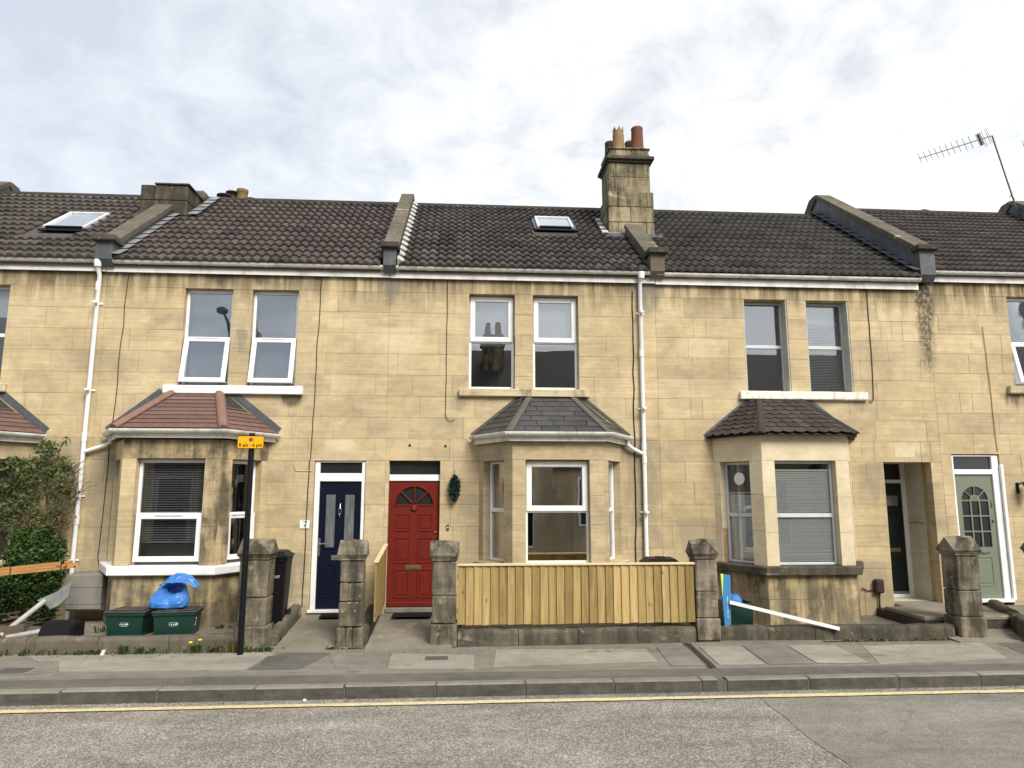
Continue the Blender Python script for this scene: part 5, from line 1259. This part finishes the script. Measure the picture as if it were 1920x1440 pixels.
m.add(vs, q_); m.add([(a, b + .003, c - .003) for a, b, c in vs], [tuple(reversed(f)) for f in q_])
build(m, 'bag_flap', 'blue_bag', bag, True)
crumple('plastic_bag', 'blue plastic bag inside the open green box by the cream bay', 'bag', (3.95, -1.02, .40), 'blue_bag', [(-.2, .12, .12, 0, 0), (0, .17, .15, 0, 0), (.09, .15, .13, 0, 0), (.15, .08, .08, .02, 0), (.17, .02, .02, .03, 0)], 5)

# ---- wheelie bins
def wheelie_bin(label, x, y, z, rz, digits):
    t = thing('wheelie_bin', label, 'wheelie bin', (x, y, z), 'black wheelie bins', rz)
    m = MB(); q = lambda w, d, zz_, oy=0: [(sx * w / 2, sy * d / 2 + oy, zz_) for sx, sy in ((-1, -1), (1, -1), (1, 1), (-1, 1))]
    m.hexa(q(.40, .38, .05), q(.48, .54, .93)); m.box(-.25, .25, -.285, .285, .90, .955, b=.012); build(m, 'body', 'black_plastic', t, True)
    m = MB(); m.hexa(q(.53, .60, .957), q(.53, .60, .985)); m.hexa(q(.50, .56, .985), q(.36, .40, 1.045)); m.hexa(q(.14, .20, 1.045), q(.12, .16, 1.062)); build(m, 'lid', 'black_plastic', t, True)
    m = MB(); m.tube([(-.22, .33, .97), (.22, .33, .97)], .016, 8); m.box(-.23, -.2, .27, .34, .93, .985); m.box(.2, .23, .27, .34, .93, .985); build(m, 'handle', 'black_plastic', t, True)
    for s in (-1, 1):
        m = MB(); m.lathe([(.09, -.022), (.1, -.018), (.1, .018), (.09, .022)], (0, 0, 0), 16, T=lambda a, b, c: (s * .235 + c, .2 + a, .10 + b)); build(m, 'wheel', 'rubber', t, True)
    if digits:
        text('label', digits, .05, 'print_white', lambda a, b, c: (a + .12, -.262 + b + (c) * -.1, .70 + c), t, True)
    return t
wheelie_bin('black wheelie bin behind the stone pillar by the dark blue door', -2.70, -.80, .16, R(4), '157')
wheelie_bin('black wheelie bin behind the wooden fence, only its lid showing', 2.93, -.98, .04, R(-5), '')

# ---- doormats
for lab, xa, xb, ya, yb, z in (('black rubber doormat outside the red door', -1.02, -.42, -.42, -.10, .195), ('worn grey doormat outside the dark blue door', -2.10, -1.66, -.35, -.06, .188)):
    t = thing('doormat', lab, 'doormat', ((xa + xb) / 2, (ya + yb) / 2, z), 'doormats at the front doors')
    m = MB(); m.box(xa, xb, ya, yb, z - .002, z + .010, b=.003); o = build(m, 'mat_base', 'mat_cell' if xa > -1.5 else 'rubber', t)
    m = MB(); n = 15
    for i in range(n):
        u = xa + (xb - xa) * (i + .5) / n; m.box(u - .006, u + .006, ya + .01, yb - .01, z + .010, z + .018)
    build(m, 'ribs', 'rubber', t, kind='stuff')

# ---- fallen estate agent's board
ag = thing('sign_board', 'blue and lime sign board with its white post lying on the low wall', 'sign board', (3.72, -1.22, .1))
A, B, D_ = Vector((3.665, -1.42, .90)), Vector((3.86, -1.28, .86)), Vector((3.705, -1.40, .16))
C_ = D_ + (B - A) * .60
nn = (B - A).cross(D_ - A).normalized() * .012
lerp = lambda p, q, f: p + (q - p) * f
m = MB(); m.hexa([A, B, C_, D_], [p + nn for p in (A, B, C_, D_)]); bd = build(m, 'board', 'sign_blue', ag)
sgn = 1 if nn.y < 0 else -1
off = nn * (1.08 if sgn > 0 else -.08); th = nn * (.06 * sgn)
m = MB(); q = [A + off, lerp(A, B, .27) + off, lerp(A, D_, .44) + off, ]; m.extr(q, th); build(m, 'lime_wedge', 'sign_lime', bd)
def Tb(x, y, z):      # text runs up the board
    f = .5 + x * 1.35; g_ = .60 - z * 5.0
    p = lerp(lerp(D_, A, f), lerp(C_, B, f), g_) + off + th * (1 if y < 0 else .2)
    return tuple(p)
text('lettering', '01225 421999', .052, 'print_white', lambda x, y, z: Tb(x - .085, y, z), bd, sx=.98)
m = MB(); d = Vector((1.46, -.22, -.34)); s0 = Vector((3.80, -1.36, .50)); u = d.normalized(); side_ = u.cross(Vector((0, 0, 1))).normalized() * .022; upv = side_.cross(u).normalized() * .022
m.hexa([s0 - side_ - upv, s0 + side_ - upv, s0 + side_ + upv, s0 - side_ + upv], [s0 + d - side_ - upv, s0 + d + side_ - upv, s0 + d + side_ + upv, s0 + d - side_ + upv]); build(m, 'post', 'white_paint', ag)

# ---- hanging wreath
def leaves(m, pts, size, r, flat=.0):
    for p in pts:
        s = size * r.uniform(.6, 1.25); a, b = r.uniform(0, 6.28), r.uniform(-1.1, 1.1)
        d = Vector((math.cos(a) * math.cos(b), math.sin(a) * math.cos(b), math.sin(b))); s2 = d.cross(Vector((r.uniform(-1, 1), r.uniform(-1, 1), r.uniform(-.3, 1)))).normalized()
        P = Vector(p); w_ = s * .30; nrm = d.cross(s2).normalized()
        m.add([P, P + d * s * .5 + s2 * w_ + nrm * s * .05, P + d * s, P + d * s * .5 - s2 * w_ + nrm * s * .05], [(0, 1, 2, 3)])
wr = thing('wreath', 'dark green artificial wreath hanging on the wall right of the red door', 'wreath', (-.105, -.05, 2.1))
m = MB(); r = random.Random(6); pts = []
for _ in range(2600):
    t = r.uniform(0, 6.28); tt = r.gauss(0, .026); ph = r.uniform(0, 6.28); rad = .05 + tt * math.cos(ph)
    pts.append((rad * math.cos(t), -.03 + tt * math.sin(ph), .175 * math.sin(t) * (1 + tt) + r.gauss(0, .01)))
leaves(m, pts, .032, r); build(m, 'foliage', 'leaf_wreath', wr, True, kind='stuff')
m = MB(); m.tube([(.045 * math.cos(R(k)), -.02, .165 * math.sin(R(k))) for k in range(0, 361, 20)], .022, 7); m.tube([(0, -.012, .17), (0, -.006, .30)], .004, 6); build(m, 'ring', 'leaf_wreath', wr, True)

# ---- climbing shrub
sh_ = thing('climbing_shrub', 'overgrown green shrub climbing the wall beside the white downpipe', 'shrub', (-6.25, -.45, .15))
r = random.Random(12)
tr = MB()
stems = [[(-6.2, -.4, .1), (-6.25, -.35, .8), (-6.15, -.3, 1.5), (-6.2, -.25, 2.1), (-6.05, -.25, 2.8)], [(-6.3, -.45, .1), (-6.5, -.4, .9), (-6.45, -.3, 1.6), (-6.6, -.35, 2.2), (-6.55, -.3, 2.5)], [(-6.1, -.45, .1), (-5.98, -.4, .7), (-6.0, -.3, 1.3), (-5.9, -.25, 1.9), (-5.75, -.2, 2.05)], [(-6.15, -.3, 1.5), (-5.95, -.28, 1.8), (-5.85, -.22, 2.25), (-5.9, -.2, 2.4)]]
for s in stems: tr.tube(s, [.03, .026, .02, .014, .006][:len(s)], 7)
twigs = []
for _ in range(110):
    s = r.choice(stems); i = r.randrange(1, len(s) - 1); f = r.random(); p = Vector(s[i]).lerp(Vector(s[i + 1]), f); d = Vector((r.uniform(-1, 1), r.uniform(-.7, .3), r.uniform(-.2, .8))).normalized() * r.uniform(.15, .38); tr.tube([p, p + d * .5 + Vector((0, 0, .03)), p + d], [.006, .004, .002], 5, False); twigs.append((p, d))
build(tr, 'stem', 'bark', sh_)
def cloud_pts(cx, cy, cz, ax, ay, az, n, r):
    out = []
    while len(out) < n:
        p = Vector((r.uniform(-1, 1), r.uniform(-1, 1), r.uniform(-1, 1)))
        if .30 < p.length < 1: out.append((cx + p.x * ax, cy + p.y * ay, cz + p.z * az))
    return out
low = MB()
for c in ((-6.2, -.45, 1.15, .36, .28, .20), (-6.05, -.45, .95, .28, .28, .18), (-6.4, -.5, .75, .28, .28, .26), (-6.1, -.5, .62, .25, .25, .2), (-6.25, -.42, 1.38, .26, .22, .16), (-5.88, -.4, .85, .15, .2, .25), (-5.95, -.45, .35, .2, .2, .18), (-6.55, -.45, .45, .22, .25, .2), (-5.83, -.42, 1.2, .12, .16, .22)):
    leaves(low, cloud_pts(c[0] - .06, *c[1:], int(4200 * c[3] * c[5] / .09 * .62), r), .052, r)
build(low, 'foliage', 'leaf_dark', sh_, kind='stuff')
up = MB()
for c in ((-6.05, -.28, 2.68, .16, .14, .14), (-6.2, -.3, 2.45, .24, .16, .13), (-6.48, -.32, 2.5, .16, .12, .07), (-6.3, -.32, 2.22, .22, .18, .14), (-6.55, -.34, 2.05, .2, .16, .16), (-6.45, -.35, 1.78, .24, .18, .16), (-6.2, -.32, 1.95, .16, .15, .12), (-5.98, -.28, 2.35, .12, .12, .12), (-6.6, -.36, 1.6, .2, .16, .14), (-5.78, -.24, 2.06, .10, .08, .05), (-5.95, -.3, 1.55, .16, .14, .16)):
    leaves(up, cloud_pts(c[0] - .20, *c[1:], int(2600 * c[3] * c[5] / .04 * .2), r), .050, r)
for p, d in twigs:
    if p.z > 1.3 and p.x + d.x < -5.84: leaves(up, [tuple(p + d * r.uniform(.3, 1.05) + Vector((r.gauss(0, .03), r.gauss(0, .03), r.gauss(0, .025)))) for _ in range(26)], .048, r)
build(up, 'upper_foliage', 'leaf_olive', sh_, kind='stuff')
dd = MB()
for c in ((-6.3, -.32, 1.62, .3, .16, .16), (-5.92, -.28, 1.65, .18, .14, .2), (-6.0, -.28, 2.05, .14, .12, .12)): leaves(dd, cloud_pts(*c, 420, r), .034, r)
build(dd, 'dead_foliage', 'dry_leaf', sh_, kind='stuff')

# ---- timber battens, scrap by the shrub
tb = thing('timber_bundle', 'strapped bundle of orange timber battens lying across the shrub', 'timber', (-6.2, -1.0, .9))
d0 = Vector((-7.4, -1.20, .80)); d1 = Vector((-5.45, -1.05, .985))
for i, (oy, oz, e) in enumerate(((0, 0, 0), (0, .036, .02), (0, .072, -.03), (.06, .0, .10), (.06, .036, .16), (.06, .072, .05))):
    u = (d1 - d0).normalized(); p0 = d0 + Vector((0, oy, oz)); p1 = d1 + u * e + Vector((0, oy, oz)); m = MB()
    sx_, sz_ = Vector((0, .056, 0)), Vector((0, 0, .033)); m.hexa([p0, p0 + sx_, p0 + sx_ + sz_, p0 + sz_], [p1, p1 + sx_, p1 + sx_ + sz_, p1 + sz_]); build(m, 'batten', 'timber_orange', tb)
for f in (.66, .985):
    p = d0.lerp(d1, f); m = MB(); m.box(p.x - .006, p.x + .006, p.y - .004, p.y + .122, p.z - .004, p.z + .112); build(m, 'strap', 'cable_black', tb)
m = MB(); m.hexa([(-6.45, -1.38, .13), (-5.75, -1.30, .17), (-5.75, -1.22, .17), (-6.45, -1.30, .13)], [(-6.45, -1.38, .23), (-5.75, -1.30, .30), (-5.75, -1.22, .30), (-6.45, -1.30, .23)])
tag(build(m, 'timber_beam', 'old_timber'), 'weathered brown timber beam lying behind the low wall at the far left', 'timber')
m = MB(); m.tube([(-6.02, -1.32, .17), (-5.70, -.95, .56)], .036, 10)
tag(build(m, 'plastic_pipe', 'pipe_white'), 'white plastic pipe propped up against grey scrap below the shrub', 'pipe', 'white plastic pipes by the shrub')
m = MB(); m.tube([(-5.86, -1.47, .17), (-5.40, -1.36, .24)], .034, 10)
tag(build(m, 'plastic_pipe', 'pipe_white'), 'white plastic pipe poking out beside the black caddy', 'pipe', 'white plastic pipes by the shrub')
m = MB(); ring = [(-5.86, -.86, .55), (-5.62, -.84, .66), (-5.47, -.82, .79), (-5.43, -.82, .77), (-5.46, -.84, .60), (-5.56, -.87, .48), (-5.66, -.88, .43), (-5.74, -.88, .50)]; m.extr(ring, (0, .02, .004))
tag(build(m, 'scrap_panel', 'scrap_plastic'), 'torn grey plastic panel standing behind the white pipe', 'scrap panel')
m = MB(); r = random.Random(3)
for _ in range(46):
    p = Vector((r.uniform(-7.2, -5.9), r.uniform(-1.15, -.55), .17 + abs(r.gauss(0, .08)))); d = Vector((r.uniform(-1, 1), r.uniform(-.5, .5), r.uniform(-.15, .25))) * r.uniform(.12, .4); m.tube([p, p + d], r.uniform(.006, .02), 5)
tag(build(m, 'debris_pile', 'old_timber', kind='stuff'), 'heap of old sticks and rubble on the ground below the shrub', 'debris')
# tipped food caddy
fc = thing('food_caddy', 'tipped over black food caddy behind the low wall', 'caddy', (-5.26, -1.36, .15), None, R(-3))
m = MB(); q = lambda w, z, y0, y1: [(-w / 2, y0, z), (w / 2, y0, z), (w / 2, y1, z), (-w / 2, y1, z)]
m.hexa(q(.44, 0, -.12, .14), q(.40, .17, -.06, .13)); m.hexa(q(.395, .17, -.055, .125), q(.36, .20, -.02, .11)); build(m, 'body', 'black_plastic', fc, True)
m = MB(); m.box(.205, .245, -.13, .15, .0, .185, b=.012); build(m, 'lid', 'black_plastic', fc, True)
m = MB()
for k in range(3): m.box(-.03 + k * .03, -.018 + k * .03, -.104, -.098, .03, .085 - k * .006, lambda x, y, z: (x, y + z * .35, z))
build(m, 'label_print', 'print_white', fc, True)

# ---- weeds, dandelion
def tuft(m, x, y, z, n, h, r, spread=.5):
    for _ in range(n):
        a = r.uniform(0, 6.28); d = Vector((math.cos(a), math.sin(a), 0)) * spread * r.uniform(.2, 1); hh = h * r.uniform(.5, 1.1); p = Vector((x + r.gauss(0, .015), y + r.gauss(0, .01), z)); s = Vector((-d.y, d.x, 0)).normalized() * .006 * r.uniform(.7, 1.8)
        p1 = p + d * hh * .5 + Vector((0, 0, hh * .75)); p2 = p + d * hh * 1.1 + Vector((0, 0, hh * r.uniform(.7, 1.0)))
        m.add([p - s, p + s, p1 + s * 1.3, p1 - s * 1.3, p2], [(0, 1, 2, 3), (3, 2, 4)])
m = MB(); r = random.Random(8)
for cx_ in (-5.7, -5.35, -5.05, -4.75, -4.6, -4.05, -3.95, -3.75, -3.15, -3.0, -2.75, -2.6):
    for _ in range(r.randint(4, 13)): tuft(m, r.gauss(cx_, .09), -1.72 + r.uniform(-.05, .0), .0, r.randint(3, 9), r.uniform(.02, .12), r, .9)
for _ in range(40): tuft(m, r.uniform(5.2, 7.0), -1.62 + r.uniform(-.05, .01) , .0, r.randint(3, 8), r.uniform(.015, .05), r, 1.0)
for _ in range(16): tuft(m, r.uniform(-2.6, -2.25), -1.70 + r.uniform(-.05, .03), .0, 7, r.uniform(.03, .08), r, .9)
for _ in range(14): tuft(m, r.uniform(-1.75, -1.5), -1.74 + r.uniform(-.04, .03), .0, 6, r.uniform(.03, .10), r, .8)
for _ in range(24): tuft(m, -2.44 + r.uniform(-.02, .03), r.uniform(-1.4, -.2), .05, 4, r.uniform(.03, .06), r, .9)
for _ in range(16): tuft(m, r.uniform(-4.9, -4.68), r.uniform(-1.2, -.7), .15, 7, r.uniform(.05, .13), r, .7)
for _ in range(18): tuft(m, r.uniform(-3.4, -3.0), r.uniform(-1.0, -.75), .15, 5, r.uniform(.02, .06), r, .9)
build(m, 'weeds', 'leaf_weed', kind='stuff')
m = MB()
for _ in range(26): tuft(m, r.uniform(-3.1, -2.86), -1.74 + r.uniform(-.04, .02), .0, 4, r.uniform(.08, .2), r, .25)
build(m, 'dry_stalks', 'dry_leaf', kind='stuff')
m = MB()
for _ in range(260):
    x_, y_ = r.uniform(5.0, 7.0), -1.645 + r.uniform(-.03, .02); q = r.uniform(.008, .022); m.lathe([(q, 0), (q * .8, q * .5), (q * .1, q * .8)], (x_, y_, .0), 6, close=False)
for _ in range(120):
    x_, y_ = r.uniform(-5.5, -2.4), -1.72 + r.uniform(-.03, .02); q = r.uniform(.006, .018); m.lathe([(q, 0), (q * .8, q * .5), (q * .1, q * .8)], (x_, y_, .0), 6, close=False)
build(m, 'moss', 'moss', kind='stuff')
dn = thing('dandelion', 'yellow flowered dandelion growing at the foot of the low wall', 'plant', (-3.36, -1.76, 0))
m = MB()
for k in range(3): tuft(m, -.03 + .03 * k, 0, 0, 16, .13, r, .9)
build(m, 'leaves', 'leaf_weed', dn, True, kind='stuff')
for fx, fz in ((-.06, .135), (.055, .165)):
    m = MB(); m.tube([(fx * .4, 0, 0), (fx, -.03, fz)], .004, 5); st = build(m, 'stem', 'leaf_weed', dn, True)
    m = MB(); m.lathe([(.008, -.01), (.024, 0), (.028, .008), (.015, .016), (.002, .018)], (fx, -.03, fz), 10); build(m, 'flower', 'yellow_petal', st, True)
pw = thing('rosette_weed', 'pale green rosette weed at the foot of the low wall left of the dandelion', 'plant', (-4.25, -1.77, 0))
m = MB(); 
for k in range(3): tuft(m, -.02 + .02 * k, 0, 0, 20, .14, r, 1.0)
build(m, 'leaves', 'leaf_weed', pw, True, kind='stuff')

# ---- small litter
m = MB(); m.lathe([(.017, 0), (.017, .018), (.010, .021)], (-1.61, -3.53, -.126), 10); tag(build(m, 'bottle_cap', 'print_white'), 'small white bottle cap in the gutter against the kerb', 'litter')
m = MB(); m.box(-4.52, -4.48, -1.80, -1.76, .0, .055, lambda x, y, z: (x + z * .2, y + z * .3, z)); tag(build(m, 'paper_scrap', 'print_white'), 'scrap of white paper among the weeds by the low wall', 'litter')

m = MB(); r = random.Random(31)
lp = [(r.uniform(-6.5, 9), -1.78 - abs(r.gauss(0, .16)), .007) for _ in range(170)] + [(r.uniform(-6.5, 9), -3.52 - abs(r.gauss(0, .05)), -.122) for _ in range(120)] + [(r.uniform(-5.5, -2.6), r.uniform(-1.4, -.9), .155) for _ in range(40)] + [(r.uniform(3.7, 6.6), r.uniform(-1.3, -.9), .066) for _ in range(40)]
for p in lp:
    s_ = r.uniform(.008, .022); a = r.uniform(0, 6.28); d = Vector((math.cos(a), math.sin(a), 0)); e_ = Vector((-d.y, d.x, 0)); P = Vector(p)
    m.add([P, P + d * s_ + e_ * s_ * .45 + Vector((0, 0, s_ * .3)), P + d * s_ * 2, P + d * s_ - e_ * s_ * .45 + Vector((0, 0, s_ * .15))], [(0, 1, 2, 3)])
build(m, 'fallen_leaves', 'dry_leaf', kind='stuff')

# ---- television aerials on the right-hand chimney
def aerial(label, top, tip, foot, n, group):
    t = thing('television_aerial', label, 'aerial', foot, group); m = MB()
    A, B, F = Vector(top), Vector(tip), Vector(foot); m.tube([F, A], .017, 8); build(m, 'mast', 'steel_grey', t)
    m = MB(); m.tube([A, B], .011, 6); bm_ = build(m, 'boom', 'steel_grey', t)
    u = (B - A).normalized(); el = u.cross(Vector((0, 1, 0))).normalized()
    for i in range(n):
        f = .20 + .79 * (i / (n - 1)) ** .92; p = A.lerp(B, f); k = MB(); h_ = .155 - .03 * i / n; k.tube([p - el * h_, p + el * h_], .006, 5); build(k, 'element', 'steel_grey', bm_)
    k = MB(); p = A.lerp(B, .165); k.box(-.02, .02, -.03, .03, -.14, .14, lambda x, y, z: tuple(p + u * x + Vector((0, y, 0)) + el * z)); build(k, 'dipole', 'steel_grey', bm_)
    k = MB()
    for s in (-1, 1):
        for q in (.05, .10): p = A.lerp(B, .085) + Vector((0, s * q, 0)); k.tube([p - el * .19, p + el * .19], .005, 5)
    build(k, 'reflector', 'steel_grey', bm_)
    return t
def ray_pt(px, py, Y):      # kept as plain numbers below
    pass
aerial('long television aerial on a leaning mast above the right-hand roof', (12.05, 2.9, 10.12), (10.25, 2.9, 9.50), (12.48, 2.9, 8.20), 11, 'television aerials')
aerial('television aerial cut off by the right edge of the sky', (14.4, 2.9, 10.25), (12.78, 2.9, 9.90), (14.6, 2.9, 8.20), 9, 'television aerials')
m = MB(); m.tube([(12.42, 2.9, 8.6), (12.3, 2.85, 8.66), (12.27, 2.85, 8.62)], .01, 6); m.tube([(12.45, 2.9, 8.32), (12.5, 2.88, 8.36)], .012, 6); build(m, 'cable', 'cable_black', H10)

# ================================================================== the other side of the road (seen in the panes)
g = MB(); g.box(-60, 60, -12.2, -9.75, -.32, 0); build(g, 'opposite_pavement', 'pavement_asphalt', kind='structure')
g = MB(); g.box(-60, 60, -9.75, -9.62, -.30, .004, b=.015); build(g, 'opposite_kerb', 'kerb_concrete', kind='structure')
lp_ = thing('street_lamp', 'street lamp across the road, reflected in the upper windows over the blue door', 'street lamp', (-7.2, -10.4, 0))
m = MB(); m.tube([(0, 0, 0), (0, 0, 1.2), (0, 0, 6.6), (-.05, .12, 7.2), (-.1, .45, 7.5)], [.08, .08, .05, .045, .04], 10); build(m, 'column', 'steel_grey', lp_, True)
m = MB(); m.lathe([(.02, -.10), (.16, -.05), (.19, .03), (.12, .09), (.02, .11)], (-.12, .55, 7.52), 12); build(m, 'lamp_head', 'steel_grey', lp_, True)
def far_house(label, x0, x1, chim):
    h = thing('terraced_house', label, 'house', ((x0 + x1) / 2, -14.2, 0), 'stone terraced houses across the road')
    Fy = lambda x, y, z: (x, -14.2 - y, z)
    bc = x0 + 1.5
    holes = [(bc - .9, bc - .15, 3.7, 5.3), (bc + .15, bc + .9, 3.7, 5.3), (x1 - 1.2, x1 - .4, .2, 2.5)]
    m = MB()
    for a, b, c, d in rect_grid(x0, x1, 0, 5.65, holes): m.box(a, b, 0, .3, c, d, Fy)
    build(m, 'wall', 'wall_stone', h)
    for a, b, c, d in holes:
        m = MB(); m.box(a, b, .14, .16, c, d, Fy); wn = build(m, 'window' if c > 1 else 'door', 'dark_glass' if c > 1 else 'black_paint', h)
        m = MB(); frame_bars(m, a, b, .08, .13, c, d, .06, .06, .06, .06, Fy, 0); build(m, 'frame', 'white_plastic', wn)
    m = MB(); m.extr([(bc - 1.17, -14.2, 0), (bc - .69, -13.4, 0), (bc + .69, -13.4, 0), (bc + 1.17, -14.2, 0)], (0, 0, 2.8)); by = build(m, 'bay_wall', 'wall_stone', h)
    m = MB(); m.box(bc - .5, bc + .5, -13.395, -13.36, 1.0, 2.5); build(m, 'pane', 'dark_glass', by)
    m = MB(); frame_bars(m, bc - .55, bc + .55, -13.40, -13.35, .95, 2.55, .06, .06, .06, .06, ident, 0); build(m, 'bay_frame', 'white_plastic', by)
    m = MB(); E_ = [Vector((bc - 1.3, -14.2, 2.8)), Vector((bc - .75, -13.25, 2.8)), Vector((bc + .75, -13.25, 2.8)), Vector((bc + 1.3, -14.2, 2.8))]; t_ = [Vector((bc - .4, -14.2, 3.5)), Vector((bc + .4, -14.2, 3.5))]
    m.add(E_ + t_, [(0, 1, 4), (1, 2, 5, 4), (2, 3, 5), (3, 2, 1, 0)]); build(m, 'bay_roof', 'slate', h)
    m = MB(); m.extr([(x0, -14.05, 5.65), (x0, -17.4, 7.95), (x0, -20.7, 5.65)], (x1 - x0, 0, 0)); rf = build(m, 'roof', 'roof_tile_dark', h)
    m = MB(); m.box(x0, x1, .0, .12, 5.5, 5.65, lambda x, y, z: (x, -14.06 + y, z)); build(m, 'gutter', 'gutter_plastic', h)
    if chim is not None:
        m = MB(); m.box(chim - .42, chim + .42, -16.5, -15.7, 6.4, 8.25, b=.02); m.box(chim - .5, chim + .5, -16.6, -15.6, 7.85, 7.98, b=.02); ch_ = build(m, 'chimney', 'chimney_stone', rf)
        for dx_ in (-.2, .22): m = MB(); m.lathe([(.14, 0), (.10, .55)], (chim + dx_, -16.1, 8.25), 12); build(m, 'chimney_pot', 'buff_clay', ch_)
far_house('far terraced house across the road, reflected in the windows above the slate roofed bay', -1.6, 2.9, 1.2)
far_house('far terraced house across the road, reflected in the side panes of the slate roofed bay', 2.9, 7.4, None)
far_house('far terraced house across the road, reflected in the glass over the blue and red doors', -6.1, -1.6, None)
far_house('far terraced house across the road, reflected in the panes behind the parking sign post', -10.6, -6.1, -8.4)
far_house('far terraced house across the road, reflected in the left side pane of the cream bay', 7.4, 11.9, None)
far_house('far terraced house across the road, reflected in the upper windows above the cream bay', 11.9, 16.8, None)
